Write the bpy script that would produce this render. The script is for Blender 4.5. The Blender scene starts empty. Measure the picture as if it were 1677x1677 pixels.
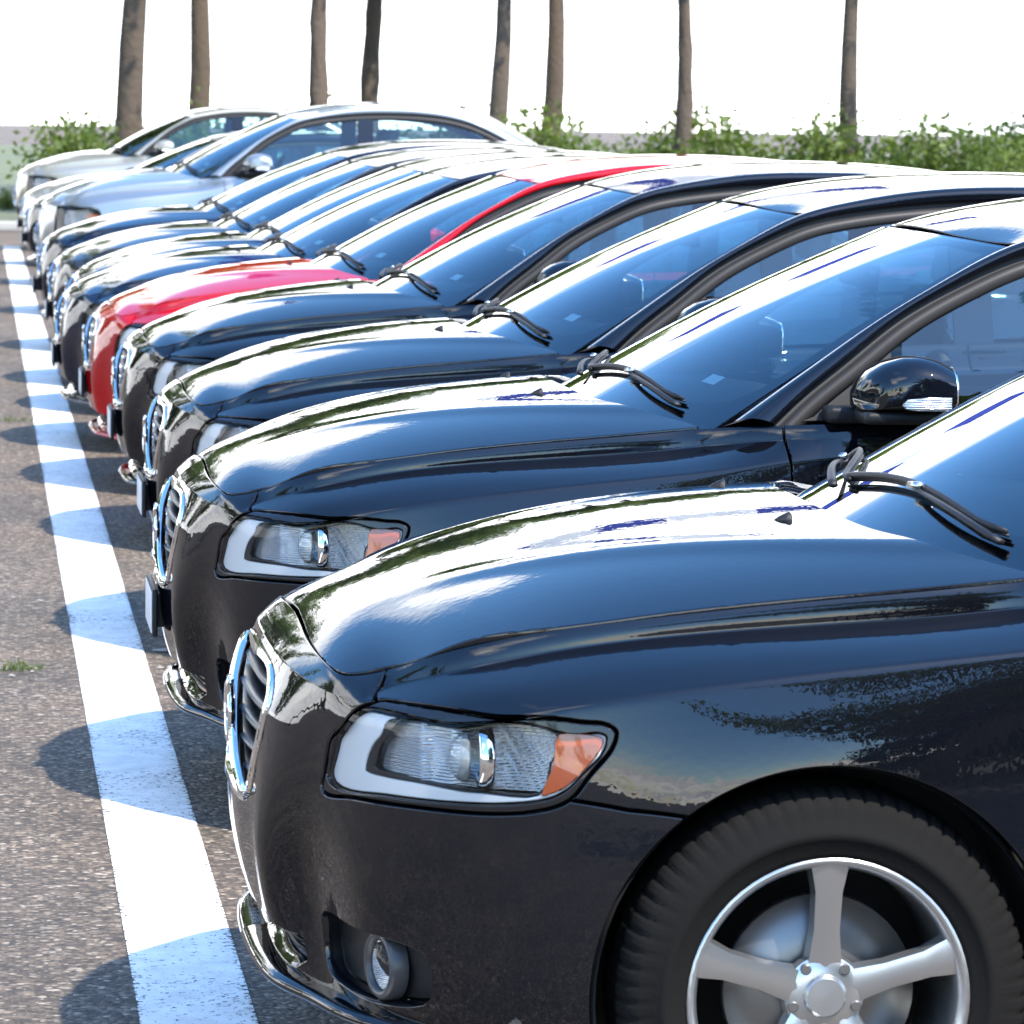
import bpy, bmesh, math, random
import numpy as np
from mathutils import Vector, Matrix
from mathutils.geometry import delaunay_2d_cdt
random.seed(7); np.random.seed(7)
rad = math.radians
scene = bpy.context.scene
COL = scene.collection

# ------------------------------------------------------------------ camera
CAM_POS = np.array([-0.34914, -6.42651, 1.60808])
CAM_YAW, CAM_PITCH, CAM_ROLL, CAM_F = 0.136272, 0.100609, 0.011868, 6392.69   # focal length in pixels of a 1677 px frame
_fw = np.array([math.sin(CAM_YAW)*math.cos(CAM_PITCH), math.cos(CAM_YAW)*math.cos(CAM_PITCH), -math.sin(CAM_PITCH)])
_r = np.array([math.cos(CAM_YAW), -math.sin(CAM_YAW), 0.0]); _u = np.cross(_r, _fw)
CAM_R = _r*math.cos(CAM_ROLL)+_u*math.sin(CAM_ROLL); CAM_U = -_r*math.sin(CAM_ROLL)+_u*math.cos(CAM_ROLL)
cam_data = bpy.data.cameras.new('camera'); cam = bpy.data.objects.new('camera', cam_data); COL.objects.link(cam)
cam_data.sensor_width = 36.0; cam_data.lens = 36.0*CAM_F/1677.0; cam_data.clip_start = 0.1; cam_data.clip_end = 3000
M = Matrix.Identity(4)
for i in range(3):
    M[i][0] = CAM_R[i]; M[i][1] = CAM_U[i]; M[i][2] = -_fw[i]; M[i][3] = CAM_POS[i]
cam.matrix_world = M
cam_data.dof.use_dof = True; cam_data.dof.focus_distance = 7.6; cam_data.dof.aperture_fstop = 16.0
scene.camera = cam
scene.render.resolution_x = scene.render.resolution_y = 1024

# ------------------------------------------------------------------ sky, sun, exposure
SUN_DIR = Vector((0.34, -0.46, 0.82)).normalized()
sun_el = math.asin(SUN_DIR.z); sun_az = math.atan2(SUN_DIR.x, SUN_DIR.y)
world = bpy.data.worlds.new('World'); scene.world = world; world.use_nodes = True
wt = world.node_tree; wt.nodes.clear()
def N(t, typ, loc=None, **kw):
    n = t.nodes.new(typ)
    for k, v in kw.items():
        if k.startswith('i_'): n.inputs[k[2:].replace('_', ' ')].default_value = v
        else: setattr(n, k, v)
    return n
def L(t, a, b): t.links.new(a, b)
def math_node(t, op, a, b=None, c=None):
    n = t.nodes.new('ShaderNodeMath'); n.operation = op
    for i, x in enumerate((a, b, c)):
        if x is None: continue
        if isinstance(x, (int, float)): n.inputs[i].default_value = x
        else: t.links.new(x, n.inputs[i])
    return n.outputs[0]
def ramp(t, fac, stops, interp='LINEAR'):
    n = t.nodes.new('ShaderNodeValToRGB'); cr = n.color_ramp; cr.interpolation = interp
    while len(cr.elements) < len(stops): cr.elements.new(0.5)
    for e, (p, c) in zip(cr.elements, stops):
        e.position = p; e.color = c if len(c) == 4 else (*c, 1)
    t.links.new(fac, n.inputs[0]); return n.outputs[0]
def mix_rgb(t, fac, a, b, mode='MIX'):
    n = t.nodes.new('ShaderNodeMix'); n.data_type = 'RGBA'; n.blend_type = mode
    for i, x in ((0, fac), (6, a), (7, b)):
        if isinstance(x, (int, float)): n.inputs[i].default_value = x
        elif isinstance(x, tuple): n.inputs[i].default_value = x if len(x) == 4 else (*x, 1)
        else: t.links.new(x, n.inputs[i])
    return n.outputs[2]
sky = N(wt, 'ShaderNodeTexSky'); sky.sky_type = 'NISHITA'; sky.sun_disc = False
sky.sun_elevation = sun_el; sky.sun_rotation = sun_az; sky.air_density = 1.0; sky.dust_density = 0.3; sky.ozone_density = 1.2
tc = N(wt, 'ShaderNodeTexCoord'); sep = N(wt, 'ShaderNodeSeparateXYZ'); L(wt, tc.outputs['Generated'], sep.inputs[0])
zz = math_node(wt, 'ADD', math_node(wt, 'MAXIMUM', sep.outputs[2], 0.0), 0.16)
cmb = N(wt, 'ShaderNodeCombineXYZ')
L(wt, math_node(wt, 'DIVIDE', sep.outputs[0], zz), cmb.inputs[0]); L(wt, math_node(wt, 'DIVIDE', sep.outputs[1], zz), cmb.inputs[1])
nz = N(wt, 'ShaderNodeTexNoise', i_Scale=0.62, i_Detail=9.0, i_Roughness=0.56, i_Distortion=0.25)
mp = N(wt, 'ShaderNodeMapping'); mp.inputs['Location'].default_value = (3.1, 0.4, 0.0); L(wt, cmb.outputs[0], mp.inputs[0]); L(wt, mp.outputs[0], nz.inputs[0])
# clouds crowd towards the horizon, the zenith stays open
# a bank of cumulus stands over the far end of the lot, only a thin line of cloud lies on the rest of the horizon
bank = ramp(wt, sep.outputs[2], [(0.0, (.42,)*3), (0.22, (.30,)*3), (0.36, (.19,)*3), (0.47, (.06,)*3), (0.8, (0, 0, 0))])
thin = ramp(wt, sep.outputs[2], [(0.0, (.26,)*3), (0.05, (.15,)*3), (0.12, (.02,)*3), (0.5, (0, 0, 0))])
side = math_node(wt, 'MINIMUM', math_node(wt, 'MAXIMUM', math_node(wt, 'ADD', math_node(wt, 'MULTIPLY', sep.outputs[1], 0.8), 0.45), 0.0), 1.0)
low = math_node(wt, 'MAXIMUM', thin, math_node(wt, 'MULTIPLY', bank, side))
cov = math_node(wt, 'ADD', nz.outputs[0], low)
cmask = ramp(wt, cov, [(0.595, (0, 0, 0)), (0.72, (1, 1, 1))], 'EASE')
nz2 = N(wt, 'ShaderNodeTexNoise', i_Scale=1.9, i_Detail=6.0); L(wt, mp.outputs[0], nz2.inputs[0])
ccol = ramp(wt, nz2.outputs[0], [(0.30, (6.0, 6.5, 7.4)), (0.62, (11.5, 11.5, 11.3))])
hs = N(wt, 'ShaderNodeHueSaturation'); hs.inputs['Saturation'].default_value = 1.28; hs.inputs['Value'].default_value = 1.3; L(wt, sky.outputs[0], hs.inputs['Color'])
skycol = mix_rgb(wt, cmask, hs.outputs[0], ccol)
bg = N(wt, 'ShaderNodeBackground'); L(wt, skycol, bg.inputs[0]); bg.inputs[1].default_value = 0.15
wo = N(wt, 'ShaderNodeOutputWorld'); L(wt, bg.outputs[0], wo.inputs[0])

sun_data = bpy.data.lights.new('sun', 'SUN'); sun_data.energy = 2.8; sun_data.angle = rad(0.9); sun_data.color = (1.0, 0.94, 0.85)
sun = bpy.data.objects.new('sun', sun_data); COL.objects.link(sun); sun.rotation_euler = SUN_DIR.to_track_quat('Z', 'Y').to_euler()
scene.view_settings.view_transform = 'Standard'; scene.view_settings.look = 'None'; scene.view_settings.gamma = 1.0
scene.view_settings.exposure = 1.7; scene.view_settings.use_curve_mapping = False
scene.render.engine = 'CYCLES'; scene.cycles.use_denoising = True; scene.cycles.max_bounces = 10; scene.cycles.transparent_max_bounces = 24
scene.cycles.glossy_bounces = 6; scene.cycles.transmission_bounces = 8; scene.cycles.caustics_reflective = False; scene.cycles.caustics_refractive = False
scene.cycles.sample_clamp_indirect = 6.0

# ------------------------------------------------------------------ materials
MATS = {}
def mat(name):
    m = bpy.data.materials.new(name); m.use_nodes = True; t = m.node_tree
    b = t.nodes['Principled BSDF']; MATS[name] = m; return m, t, b
def simple(name, col, rough=0.5, metal=0.0, coat=0.0, spec=0.5, bump=None, **kw):
    m, t, b = mat(name)
    b.inputs['Base Color'].default_value = (*col, 1); b.inputs['Roughness'].default_value = rough; b.inputs['Metallic'].default_value = metal
    b.inputs['Coat Weight'].default_value = coat; b.inputs['Coat Roughness'].default_value = 0.02; b.inputs['Specular IOR Level'].default_value = spec
    for k, v in kw.items(): b.inputs[k.replace('_', ' ')].default_value = v
    if bump:
        n = N(t, 'ShaderNodeTexNoise', i_Scale=bump[0], i_Detail=3.0); c = N(t, 'ShaderNodeTexCoord'); L(t, c.outputs['Object'], n.inputs[0])
        bp = N(t, 'ShaderNodeBump', i_Strength=bump[1], i_Distance=bump[2]); L(t, n.outputs[0], bp.inputs['Height']); L(t, bp.outputs[0], b.inputs['Normal'])
    return m
def paint(name, col, metal, rough, flake=0.10, dirt=0.03, spec=0.0):
    # base coat with flakes under clear coat, faint orange peel and dust
    m, t, b = mat(name)
    c = N(t, 'ShaderNodeTexCoord')
    fl = N(t, 'ShaderNodeTexVoronoi', i_Scale=1400.0); L(t, c.outputs['Object'], fl.inputs[0])
    v = math_node(t, 'ADD', math_node(t, 'MULTIPLY', fl.outputs['Distance'], flake*2), 1-flake)
    base = mix_rgb(t, 1.0, (*col, 1), v, 'MULTIPLY')
    du = N(t, 'ShaderNodeTexNoise', i_Scale=3.0, i_Detail=8.0, i_Roughness=0.7); L(t, c.outputs['Object'], du.inputs[0])
    dm = ramp(t, du.outputs[0], [(0.45, (0, 0, 0)), (0.85, (dirt, dirt, dirt))])
    L(t, mix_rgb(t, dm, base, (0.30, 0.27, 0.23)), b.inputs['Base Color'])
    b.inputs['Metallic'].default_value = metal; b.inputs['Roughness'].default_value = rough
    b.inputs['Coat Weight'].default_value = 1.0; b.inputs['Coat IOR'].default_value = 1.52; b.inputs['Specular IOR Level'].default_value = spec
    L(t, math_node(t, 'ADD', math_node(t, 'MULTIPLY', dm, 0.8), 0.008), b.inputs['Coat Roughness'])
    op = N(t, 'ShaderNodeTexNoise', i_Scale=70.0, i_Detail=1.0); L(t, c.outputs['Object'], op.inputs[0])
    bp = N(t, 'ShaderNodeBump', i_Strength=0.035, i_Distance=0.004); L(t, op.outputs[0], bp.inputs['Height']); L(t, bp.outputs[0], b.inputs['Coat Normal'])
    return m
paint('paint_black', (0.0028, 0.0034, 0.0055), 0.0, 0.45, 0.2, 0.005)
paint('paint_blue_black', (0.004, 0.0065, 0.016), 0.0, 0.45, 0.2, 0.005)
paint('paint_red', (0.34, 0.001, 0.004), 0.05, 0.4, 0.05, 0.01)
paint('paint_silver', (0.30, 0.31, 0.315), 0.75, 0.36)
paint('paint_cream', (0.38, 0.35, 0.28), 0.6, 0.36)
paint('paint_grey', (0.02, 0.021, 0.022), 0.1, 0.4, 0.2, 0.02)
simple('black_plastic', (0.008, 0.008, 0.009), 0.5, spec=0.3, bump=(900, 0.15, 0.001))
simple('grey_trim', (0.018, 0.016, 0.015), 0.5, bump=(700, 0.2, 0.001), spec=0.3)
simple('gloss_black', (0.008, 0.008, 0.009), 0.06)
simple('liner', (0.012, 0.012, 0.012), 0.9)
simple('seal_rubber', (0.010, 0.010, 0.010), 0.6)
simple('chrome', (0.82, 0.83, 0.84), 0.05, 1.0)
simple('satin_chrome', (0.55, 0.56, 0.57), 0.25, 1.0)
simple('silver_bezel', (0.66, 0.67, 0.68), 0.42, 0.2)
simple('dark_bezel', (0.05, 0.05, 0.053), 0.35, 0.2)
m = simple('reflector', (0.88, 0.90, 0.92), 0.16, 0.75); t = m.node_tree; b = t.nodes['Principled BSDF']
c = N(t, 'ShaderNodeTexCoord'); wv = N(t, 'ShaderNodeTexWave', i_Scale=62.0); wv.bands_direction = 'Z'; L(t, c.outputs['Object'], wv.inputs[0])
bp = N(t, 'ShaderNodeBump', i_Strength=1.0, i_Distance=0.0025); L(t, wv.outputs[1], bp.inputs['Height']); L(t, bp.outputs[0], b.inputs['Normal'])
simple('amber', (0.38, 0.055, 0.001), 0.22, coat=1.0)
simple('red_lens', (0.35, 0.01, 0.01), 0.12, coat=1.0)
simple('tyre_rubber', (0.011, 0.0105, 0.010), 0.9, spec=0.06, bump=(160, 0.25, 0.002))
simple('alloy', (0.48, 0.49, 0.50), 0.28, 0.9)
simple('disc_steel', (0.22, 0.21, 0.20), 0.4, 0.9)
simple('cabin_dark', (0.035, 0.035, 0.037), 0.7, bump=(300, 0.2, 0.002))
simple('cabin_seat', (0.10, 0.095, 0.088), 0.8, bump=(260, 0.3, 0.002))
simple('cabin_headliner', (0.32, 0.31, 0.29), 0.9)
simple('plate_white', (0.72, 0.73, 0.74), 0.35)
simple('emblem_blue', (0.01, 0.03, 0.16), 0.2, coat=1.0)
simple('sticker', (0.75, 0.77, 0.78), 0.6)
def glass(name, tint, ior=1.5, rough=0.0, faces=1.75):
    m, t, b = mat(name); t.nodes.remove(b)
    tr = N(t, 'ShaderNodeBsdfTransparent'); tr.inputs[0].default_value = (*tint, 1)
    gl = N(t, 'ShaderNodeBsdfGlossy'); gl.inputs['Roughness'].default_value = rough; gl.inputs[0].default_value = (1, 1, 1, 1)
    fr = N(t, 'ShaderNodeFresnel'); fr.inputs[0].default_value = ior
    f2 = math_node(t, 'MINIMUM', math_node(t, 'MULTIPLY', fr.outputs[0], faces), 1.0)     # both faces of the pane
    mx = N(t, 'ShaderNodeMixShader'); L(t, f2, mx.inputs[0]); L(t, tr.outputs[0], mx.inputs[1]); L(t, gl.outputs[0], mx.inputs[2])
    L(t, mx.outputs[0], t.nodes['Material Output'].inputs[0]); return m
glass('window_glass', (0.62, 0.80, 0.82)); glass('lamp_glass', (0.95, 0.955, 0.96), 1.4, 0.0, 0.5)
m, t, b = mat('projector_glass'); b.inputs['Base Color'].default_value = (0.75, 0.85, 0.88, 1); b.inputs['Roughness'].default_value = 0.02; b.inputs['Transmission Weight'].default_value = 0.75
# asphalt: exposed aggregate, patches, fine cracks
m, t, b = mat('asphalt'); c = N(t, 'ShaderNodeTexCoord')
v1 = N(t, 'ShaderNodeTexVoronoi', i_Scale=80.0); L(t, c.outputs['Object'], v1.inputs[0])
v2 = N(t, 'ShaderNodeTexVoronoi', i_Scale=36.0); L(t, c.outputs['Object'], v2.inputs[0])
n1 = N(t, 'ShaderNodeTexNoise', i_Scale=0.9, i_Detail=8.0, i_Roughness=0.65); L(t, c.outputs['Object'], n1.inputs[0])
n2 = N(t, 'ShaderNodeTexNoise', i_Scale=26.0, i_Detail=6.0, i_Roughness=0.7); L(t, c.outputs['Object'], n2.inputs[0])
sp = N(t, 'ShaderNodeSeparateColor'); L(t, v1.outputs['Color'], sp.inputs[0])
sp2 = N(t, 'ShaderNodeSeparateColor'); L(t, v2.outputs['Color'], sp2.inputs[0])
stone = ramp(t, sp.outputs[0], [(0.0, (0.045, 0.040, 0.035)), (0.45, (0.085, 0.075, 0.065)), (0.75, (0.16, 0.135, 0.11)), (0.93, (0.27, 0.25, 0.22)), (1.0, (0.42, 0.40, 0.37))])
big = ramp(t, sp2.outputs[1], [(0.0, (0.05, 0.045, 0.04)), (0.6, (0.11, 0.095, 0.08)), (0.95, (0.24, 0.21, 0.18)), (1.0, (0.40, 0.38, 0.35))])
col = mix_rgb(t, ramp(t, n2.outputs[0], [(0.45, (0, 0, 0)), (0.62, (0.8, 0.8, 0.8))]), stone, big)
col = mix_rgb(t, ramp(t, v1.outputs['Distance'], [(0.5, (0, 0, 0)), (0.9, (0.7, 0.7, 0.7))]), col, (0.03, 0.028, 0.026))
pat = ramp(t, n1.outputs[0], [(0.34, (0.66, 0.585, 0.50)), (0.5, (0.96, 0.82, 0.67)), (0.68, (1.30, 1.06, 0.82))])
L(t, mix_rgb(t, 1.0, col, pat, 'MULTIPLY'), b.inputs['Base Color']); b.inputs['Roughness'].default_value = 0.82
bp = N(t, 'ShaderNodeBump', i_Strength=0.9, i_Distance=0.006); L(t, math_node(t, 'ADD', math_node(t, 'MULTIPLY', v1.outputs['Distance'], -1.0), n2.outputs[0]), bp.inputs['Height']); L(t, bp.outputs[0], b.inputs['Normal'])
# worn road paint: chips where the paint has gone show the asphalt below
m, t, b = mat('line_paint'); c = N(t, 'ShaderNodeTexCoord')
b.inputs['Roughness'].default_value = 0.6
w1 = N(t, 'ShaderNodeTexNoise', i_Scale=60.0, i_Detail=6.0, i_Roughness=0.75); L(t, c.outputs['Object'], w1.inputs[0])
w2 = N(t, 'ShaderNodeTexNoise', i_Scale=2.6, i_Detail=3.0); L(t, c.outputs['Object'], w2.inputs[0])
w3 = N(t, 'ShaderNodeTexNoise', i_Scale=14.0, i_Detail=6.0); L(t, c.outputs['Object'], w3.inputs[0])
L(t, ramp(t, w3.outputs[0], [(0.3, (0.70, 0.66, 0.60)), (0.6, (0.86, 0.82, 0.76))]), b.inputs['Base Color'])
sx = N(t, 'ShaderNodeSeparateXYZ'); L(t, c.outputs['Object'], sx.inputs[0])
edge = math_node(t, 'MULTIPLY', math_node(t, 'POWER', math_node(t, 'ABSOLUTE', math_node(t, 'MULTIPLY', sx.outputs[0], 9.6)), 10.0), 0.10)
wear = math_node(t, 'ADD', math_node(t, 'ADD', w1.outputs[0], math_node(t, 'MULTIPLY', w2.outputs[0], 0.28)), edge)
wm = ramp(t, wear, [(0.722, (0, 0, 0)), (0.76, (1, 1, 1))])
tr = N(t, 'ShaderNodeBsdfTransparent'); mx = N(t, 'ShaderNodeMixShader'); L(t, wm, mx.inputs[0]); L(t, b.outputs[0], mx.inputs[1]); L(t, tr.outputs[0], mx.inputs[2]); L(t, mx.outputs[0], t.nodes['Material Output'].inputs[0])
bp = N(t, 'ShaderNodeBump', i_Strength=0.5, i_Distance=0.004); L(t, w1.outputs[0], bp.inputs['Height']); L(t, bp.outputs[0], b.inputs['Normal'])
def foliage(name, dark, light, trans=0.35):
    m, t, b = mat(name); c = N(t, 'ShaderNodeTexCoord')
    n = N(t, 'ShaderNodeTexNoise', i_Scale=0.9, i_Detail=4.0); L(t, c.outputs['Object'], n.inputs[0])
    col = ramp(t, n.outputs[0], [(0.35, dark), (0.65, light)])
    L(t, col, b.inputs['Base Color']); b.inputs['Roughness'].default_value = 0.55
    tl = N(t, 'ShaderNodeBsdfTranslucent'); L(t, mix_rgb(t, 0.5, col, (0.20, 0.30, 0.03)), tl.inputs[0])
    mx = N(t, 'ShaderNodeMixShader'); mx.inputs[0].default_value = trans; L(t, b.outputs[0], mx.inputs[1]); L(t, tl.outputs[0], mx.inputs[2]); L(t, mx.outputs[0], t.nodes['Material Output'].inputs[0])
foliage('leaf_green', (0.07, 0.11, 0.015), (0.15, 0.19, 0.03)); foliage('leaf_dark', (0.012, 0.028, 0.010), (0.03, 0.055, 0.018), 0.15)
foliage('grass_blade', (0.05, 0.085, 0.015), (0.13, 0.15, 0.04))
simple('bark', (0.09, 0.065, 0.045), 0.9, bump=(14, 0.8, 0.03)); simple('stone', (0.33, 0.30, 0.26), 0.85, bump=(60, 0.5, 0.004))
simple('flag_cloth', (0.02, 0.04, 0.26), 0.7); simple('rope', (0.35, 0.33, 0.3), 0.9); simple('pole_metal', (0.5, 0.5, 0.5), 0.4, 0.8); simple('flag_white', (0.7, 0.7, 0.72), 0.7)
simple('concrete', (0.36, 0.34, 0.31), 0.85, bump=(40, 0.4, 0.004))
# ------------------------------------------------------------------ surface kernel
# car space: x rearward from the nose, s sideways (positive = left flank), z up; object space is (x, -s, z)
def nat_spline(ts, P):
    ts = np.asarray(ts, float); P = np.asarray(P, float); n = len(ts); h = np.diff(ts)
    A = np.zeros((n, n)); B = np.zeros_like(P); A[0, 0] = A[-1, -1] = 1
    for i in range(1, n-1):
        A[i, i-1] = h[i-1]; A[i, i] = 2*(h[i-1]+h[i]); A[i, i+1] = h[i]
        B[i] = 6*((P[i+1]-P[i])/h[i]-(P[i]-P[i-1])/h[i-1])
    Mm = np.linalg.solve(A, B.reshape(n, -1)).reshape(P.shape)
    def f(t):
        t = np.atleast_1d(np.asarray(t, float)); k = np.clip(np.searchsorted(ts, t)-1, 0, n-2)
        sh = (-1,)+(1,)*(P.ndim-1); hk = h[k].reshape(sh); a = ((ts[k+1]-t)).reshape(sh); b = ((t-ts[k])).reshape(sh)
        return Mm[k]*a**3/(6*hk)+Mm[k+1]*b**3/(6*hk)+(P[k]/hk-Mm[k]*hk/6)*a+(P[k+1]/hk-Mm[k+1]*hk/6)*b
    return f
def curve(P):
    P = np.asarray(P, float); d = np.r_[0, np.cumsum(np.linalg.norm(np.diff(P, axis=0), axis=1))]; d /= d[-1]
    return nat_spline(d, P)
def fx(pairs):
    a = np.asarray(pairs, float); g = nat_spline(a[:, 0], a[:, 1]); return lambda x: g(np.clip(x, a[0, 0], a[-1, 0]))
def bbasis(v, n):
    kn = np.r_[0, 0, 0, np.linspace(0, 1, n-2), 1, 1, 1]; v = np.clip(np.atleast_1d(v), 0, 1-1e-9)
    Nn = [((v >= kn[i]) & (v < kn[i+1])).astype(float) for i in range(len(kn)-1)]
    for d in range(1, 4):
        M2 = []
        for i in range(len(kn)-1-d):
            a = (v-kn[i])/(kn[i+d]-kn[i])*Nn[i] if kn[i+d] > kn[i] else 0*v
            b = (kn[i+d+1]-v)/(kn[i+d+1]-kn[i+1])*Nn[i+1] if kn[i+d+1] > kn[i+1] else 0*v
            M2.append(a+b)
        Nn = M2
    return np.stack(Nn, -1)
class Surf:
    """patch S(t, v): smooth splines along t through every row, cubic B-spline across the rows"""
    def __init__(self, rows, crease, ts=None):
        R = [np.asarray(r, float) for r in rows]
        if ts is None:
            c = np.mean([np.r_[0, np.cumsum(np.linalg.norm(np.diff(r, axis=0), axis=1))] for r in R], axis=0); ts = c
        self.ts = ts; out = []
        for i, r in enumerate(R):
            e = crease.get(i)
            if e and 0 < i < len(R)-1: out += [r+(R[i-1]-r)*e, r, r+(R[i+1]-r)*e]
            else: out.append(r)
        self.C = np.stack(out, 1); self.f = nat_spline(ts, self.C); self.T = ts[-1]
    def P(self, tv):
        tv = np.atleast_2d(tv); q = self.f(np.clip(tv[:, 0], 0, self.T)); B = bbasis(tv[:, 1], q.shape[1])
        p = (q*B[:, :, None]).sum(1); p[:, 1] *= -1; return p
    def PN(self, tv):
        tv = np.atleast_2d(tv).astype(float); e = 1e-4; p = self.P(tv)
        a = self.P(np.c_[np.minimum(tv[:, 0]+e, self.T), tv[:, 1]])-self.P(np.c_[np.maximum(tv[:, 0]-e, 0), tv[:, 1]])
        b = self.P(np.c_[tv[:, 0], np.minimum(tv[:, 1]+e, 1)])-self.P(np.c_[tv[:, 0], np.maximum(tv[:, 1]-e, 0)])
        n = np.cross(b, a); n /= np.linalg.norm(n, axis=1)[:, None]+1e-12; return p, n
class Func:
    """patch from any vectorised function of two parameters; flip picks the outer side"""
    def __init__(self, fn, flip=1): self.fn = fn; self.flip = flip
    def P(self, tv): tv = np.atleast_2d(tv); return self.fn(tv[:, 0], tv[:, 1])
    def PN(self, tv):
        tv = np.atleast_2d(tv).astype(float); e = 1e-4; p = self.P(tv)
        n = np.cross(self.P(tv+[e, 0])-self.P(tv-[e, 0]), self.P(tv+[0, e])-self.P(tv-[0, e]))*self.flip
        n /= np.linalg.norm(n, axis=1)[:, None]+1e-12; return p, n
def proj_px(p):          # pixel of a point of the car parked first in the row (its origin is the world origin)
    d = p-CAM_POS; z = d@_fw
    return np.stack([838.5+CAM_F*(d@CAM_R)/z, 838.5-CAM_F*(d@CAM_U)/z], -1)
MAPS = {'xz': lambda p: p[:, [0, 2]], 'sz': lambda p: np.c_[-p[:, 1], p[:, 2]], 'px': lambda p: proj_px(p)/1100.0}
def invert(S, mp, targets, tr, vr=(0, 1)):
    f = MAPS[mp]; T = np.asarray(targets, float); T = T/1100.0 if mp == 'px' else T
    tt, vv = np.meshgrid(np.linspace(*tr, 160), np.linspace(*vr, 110), indexing='ij'); G = np.c_[tt.ravel(), vv.ravel()]; F = f(S.P(G))
    q = np.array([G[np.argmin(((F-x)**2).sum(1))] for x in T]); lo = np.array([tr[0], vr[0]]); hi = np.array([tr[1], vr[1]])
    for _ in range(10):
        e = 2e-4; r = f(S.P(q))-T
        qa = np.clip(q+[e, 0], lo, hi); qb = np.clip(q-[e, 0], lo, hi); qc = np.clip(q+[0, e], lo, hi); qd = np.clip(q-[0, e], lo, hi)
        a = (f(S.P(qa))-f(S.P(qb)))/(qa-qb)[:, :1]; b = (f(S.P(qc))-f(S.P(qd)))/(qc-qd)[:, 1:]
        det = a[:, 0]*b[:, 1]-a[:, 1]*b[:, 0]; det = np.where(np.abs(det) < 1e-6, 1e-6, det)
        d = np.c_[(r[:, 0]*b[:, 1]-r[:, 1]*b[:, 0])/det, (a[:, 0]*r[:, 1]-a[:, 1]*r[:, 0])/det]
        q = np.clip(q-np.clip(d, -0.03, 0.03), lo, hi)
    return q
def densify(L_, h, sc, closed=True):
    L_ = np.asarray(L_, float); out = []; n = len(L_)
    for i in range(n if closed else n-1):
        a, b = L_[i], L_[(i+1) % n]; k = max(1, int(math.ceil(np.linalg.norm((b-a)*sc)/h)))
        for j in range(k): out.append(a+(b-a)*j/k)
    if not closed: out.append(L_[-1])
    return np.array(out)
def smooth_loop(L_, n=6, closed=True):
    """Catmull-Rom through the points"""
    L_ = np.asarray(L_, float); N_ = len(L_); out = []
    for i in range(N_ if closed else N_-1):
        g = (lambda k: L_[k % N_]) if closed else (lambda k: L_[min(max(k, 0), N_-1)])
        p0, p1, p2, p3 = g(i-1), g(i), g(i+1), g(i+2)
        for j in range(n):
            u = j/n; out.append(0.5*((2*p1)+(-p0+p2)*u+(2*p0-5*p1+4*p2-p3)*u*u+(-p0+3*p1-3*p2+p3)*u**3))
    if not closed: out.append(L_[-1])
    return np.array(out)
def inside(pts, loop):
    x, y = pts[:, 0], pts[:, 1]; r = np.zeros(len(pts), bool); a = loop; b = np.roll(loop, -1, 0)
    for (x1, y1), (x2, y2) in zip(a, b):
        if y1 == y2: continue
        c = (y1 > y) != (y2 > y); r ^= c & (x < (x2-x1)*(y-y1)/(y2-y1)+x1)
    return r
def fill(outer, holes, h, sc):
    """constrained Delaunay of a trimmed parameter region -> (params, triangles)"""
    sc = np.asarray(sc, float); loops = [densify(l, h*0.8, sc)*sc for l in [outer]+list(holes)]
    V, E_ = [], []
    for l in loops:
        k = len(V); V += list(l); E_ += [(k+i, k+(i+1) % len(l)) for i in range(len(l))]
    lo, hi = loops[0].min(0), loops[0].max(0)
    gx, gy = np.meshgrid(np.arange(lo[0], hi[0], h), np.arange(lo[1], hi[1], h*0.87)); gx = gx+(np.arange(gx.shape[0]) % 2)[:, None]*h/2
    G = np.c_[gx.ravel(), gy.ravel()]; ok = inside(G, loops[0])
    for l in loops[1:]: ok &= ~inside(G, l)
    G = G[ok]; Bp = np.array(V)
    if len(G):
        keep = np.ones(len(G), bool)
        for i in range(0, len(G), 2000):
            d = ((G[i:i+2000, None, :]-Bp[None])**2).sum(2).min(1); keep[i:i+2000] = d > (0.5*h)**2
        G = G[keep]
    V2 = [Vector(p) for p in V]+[Vector(p) for p in G]
    vo, eo, fo, _, _, _ = delaunay_2d_cdt(V2, E_, [], 0, 1e-6)
    q = np.array([tuple(p) for p in vo]); F = np.array([f for f in fo if len(f) == 3], int)
    c = q[F].mean(1); ok = inside(c, loops[0])
    for l in loops[1:]: ok &= ~inside(c, l)
    return q/sc, F[ok]
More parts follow.
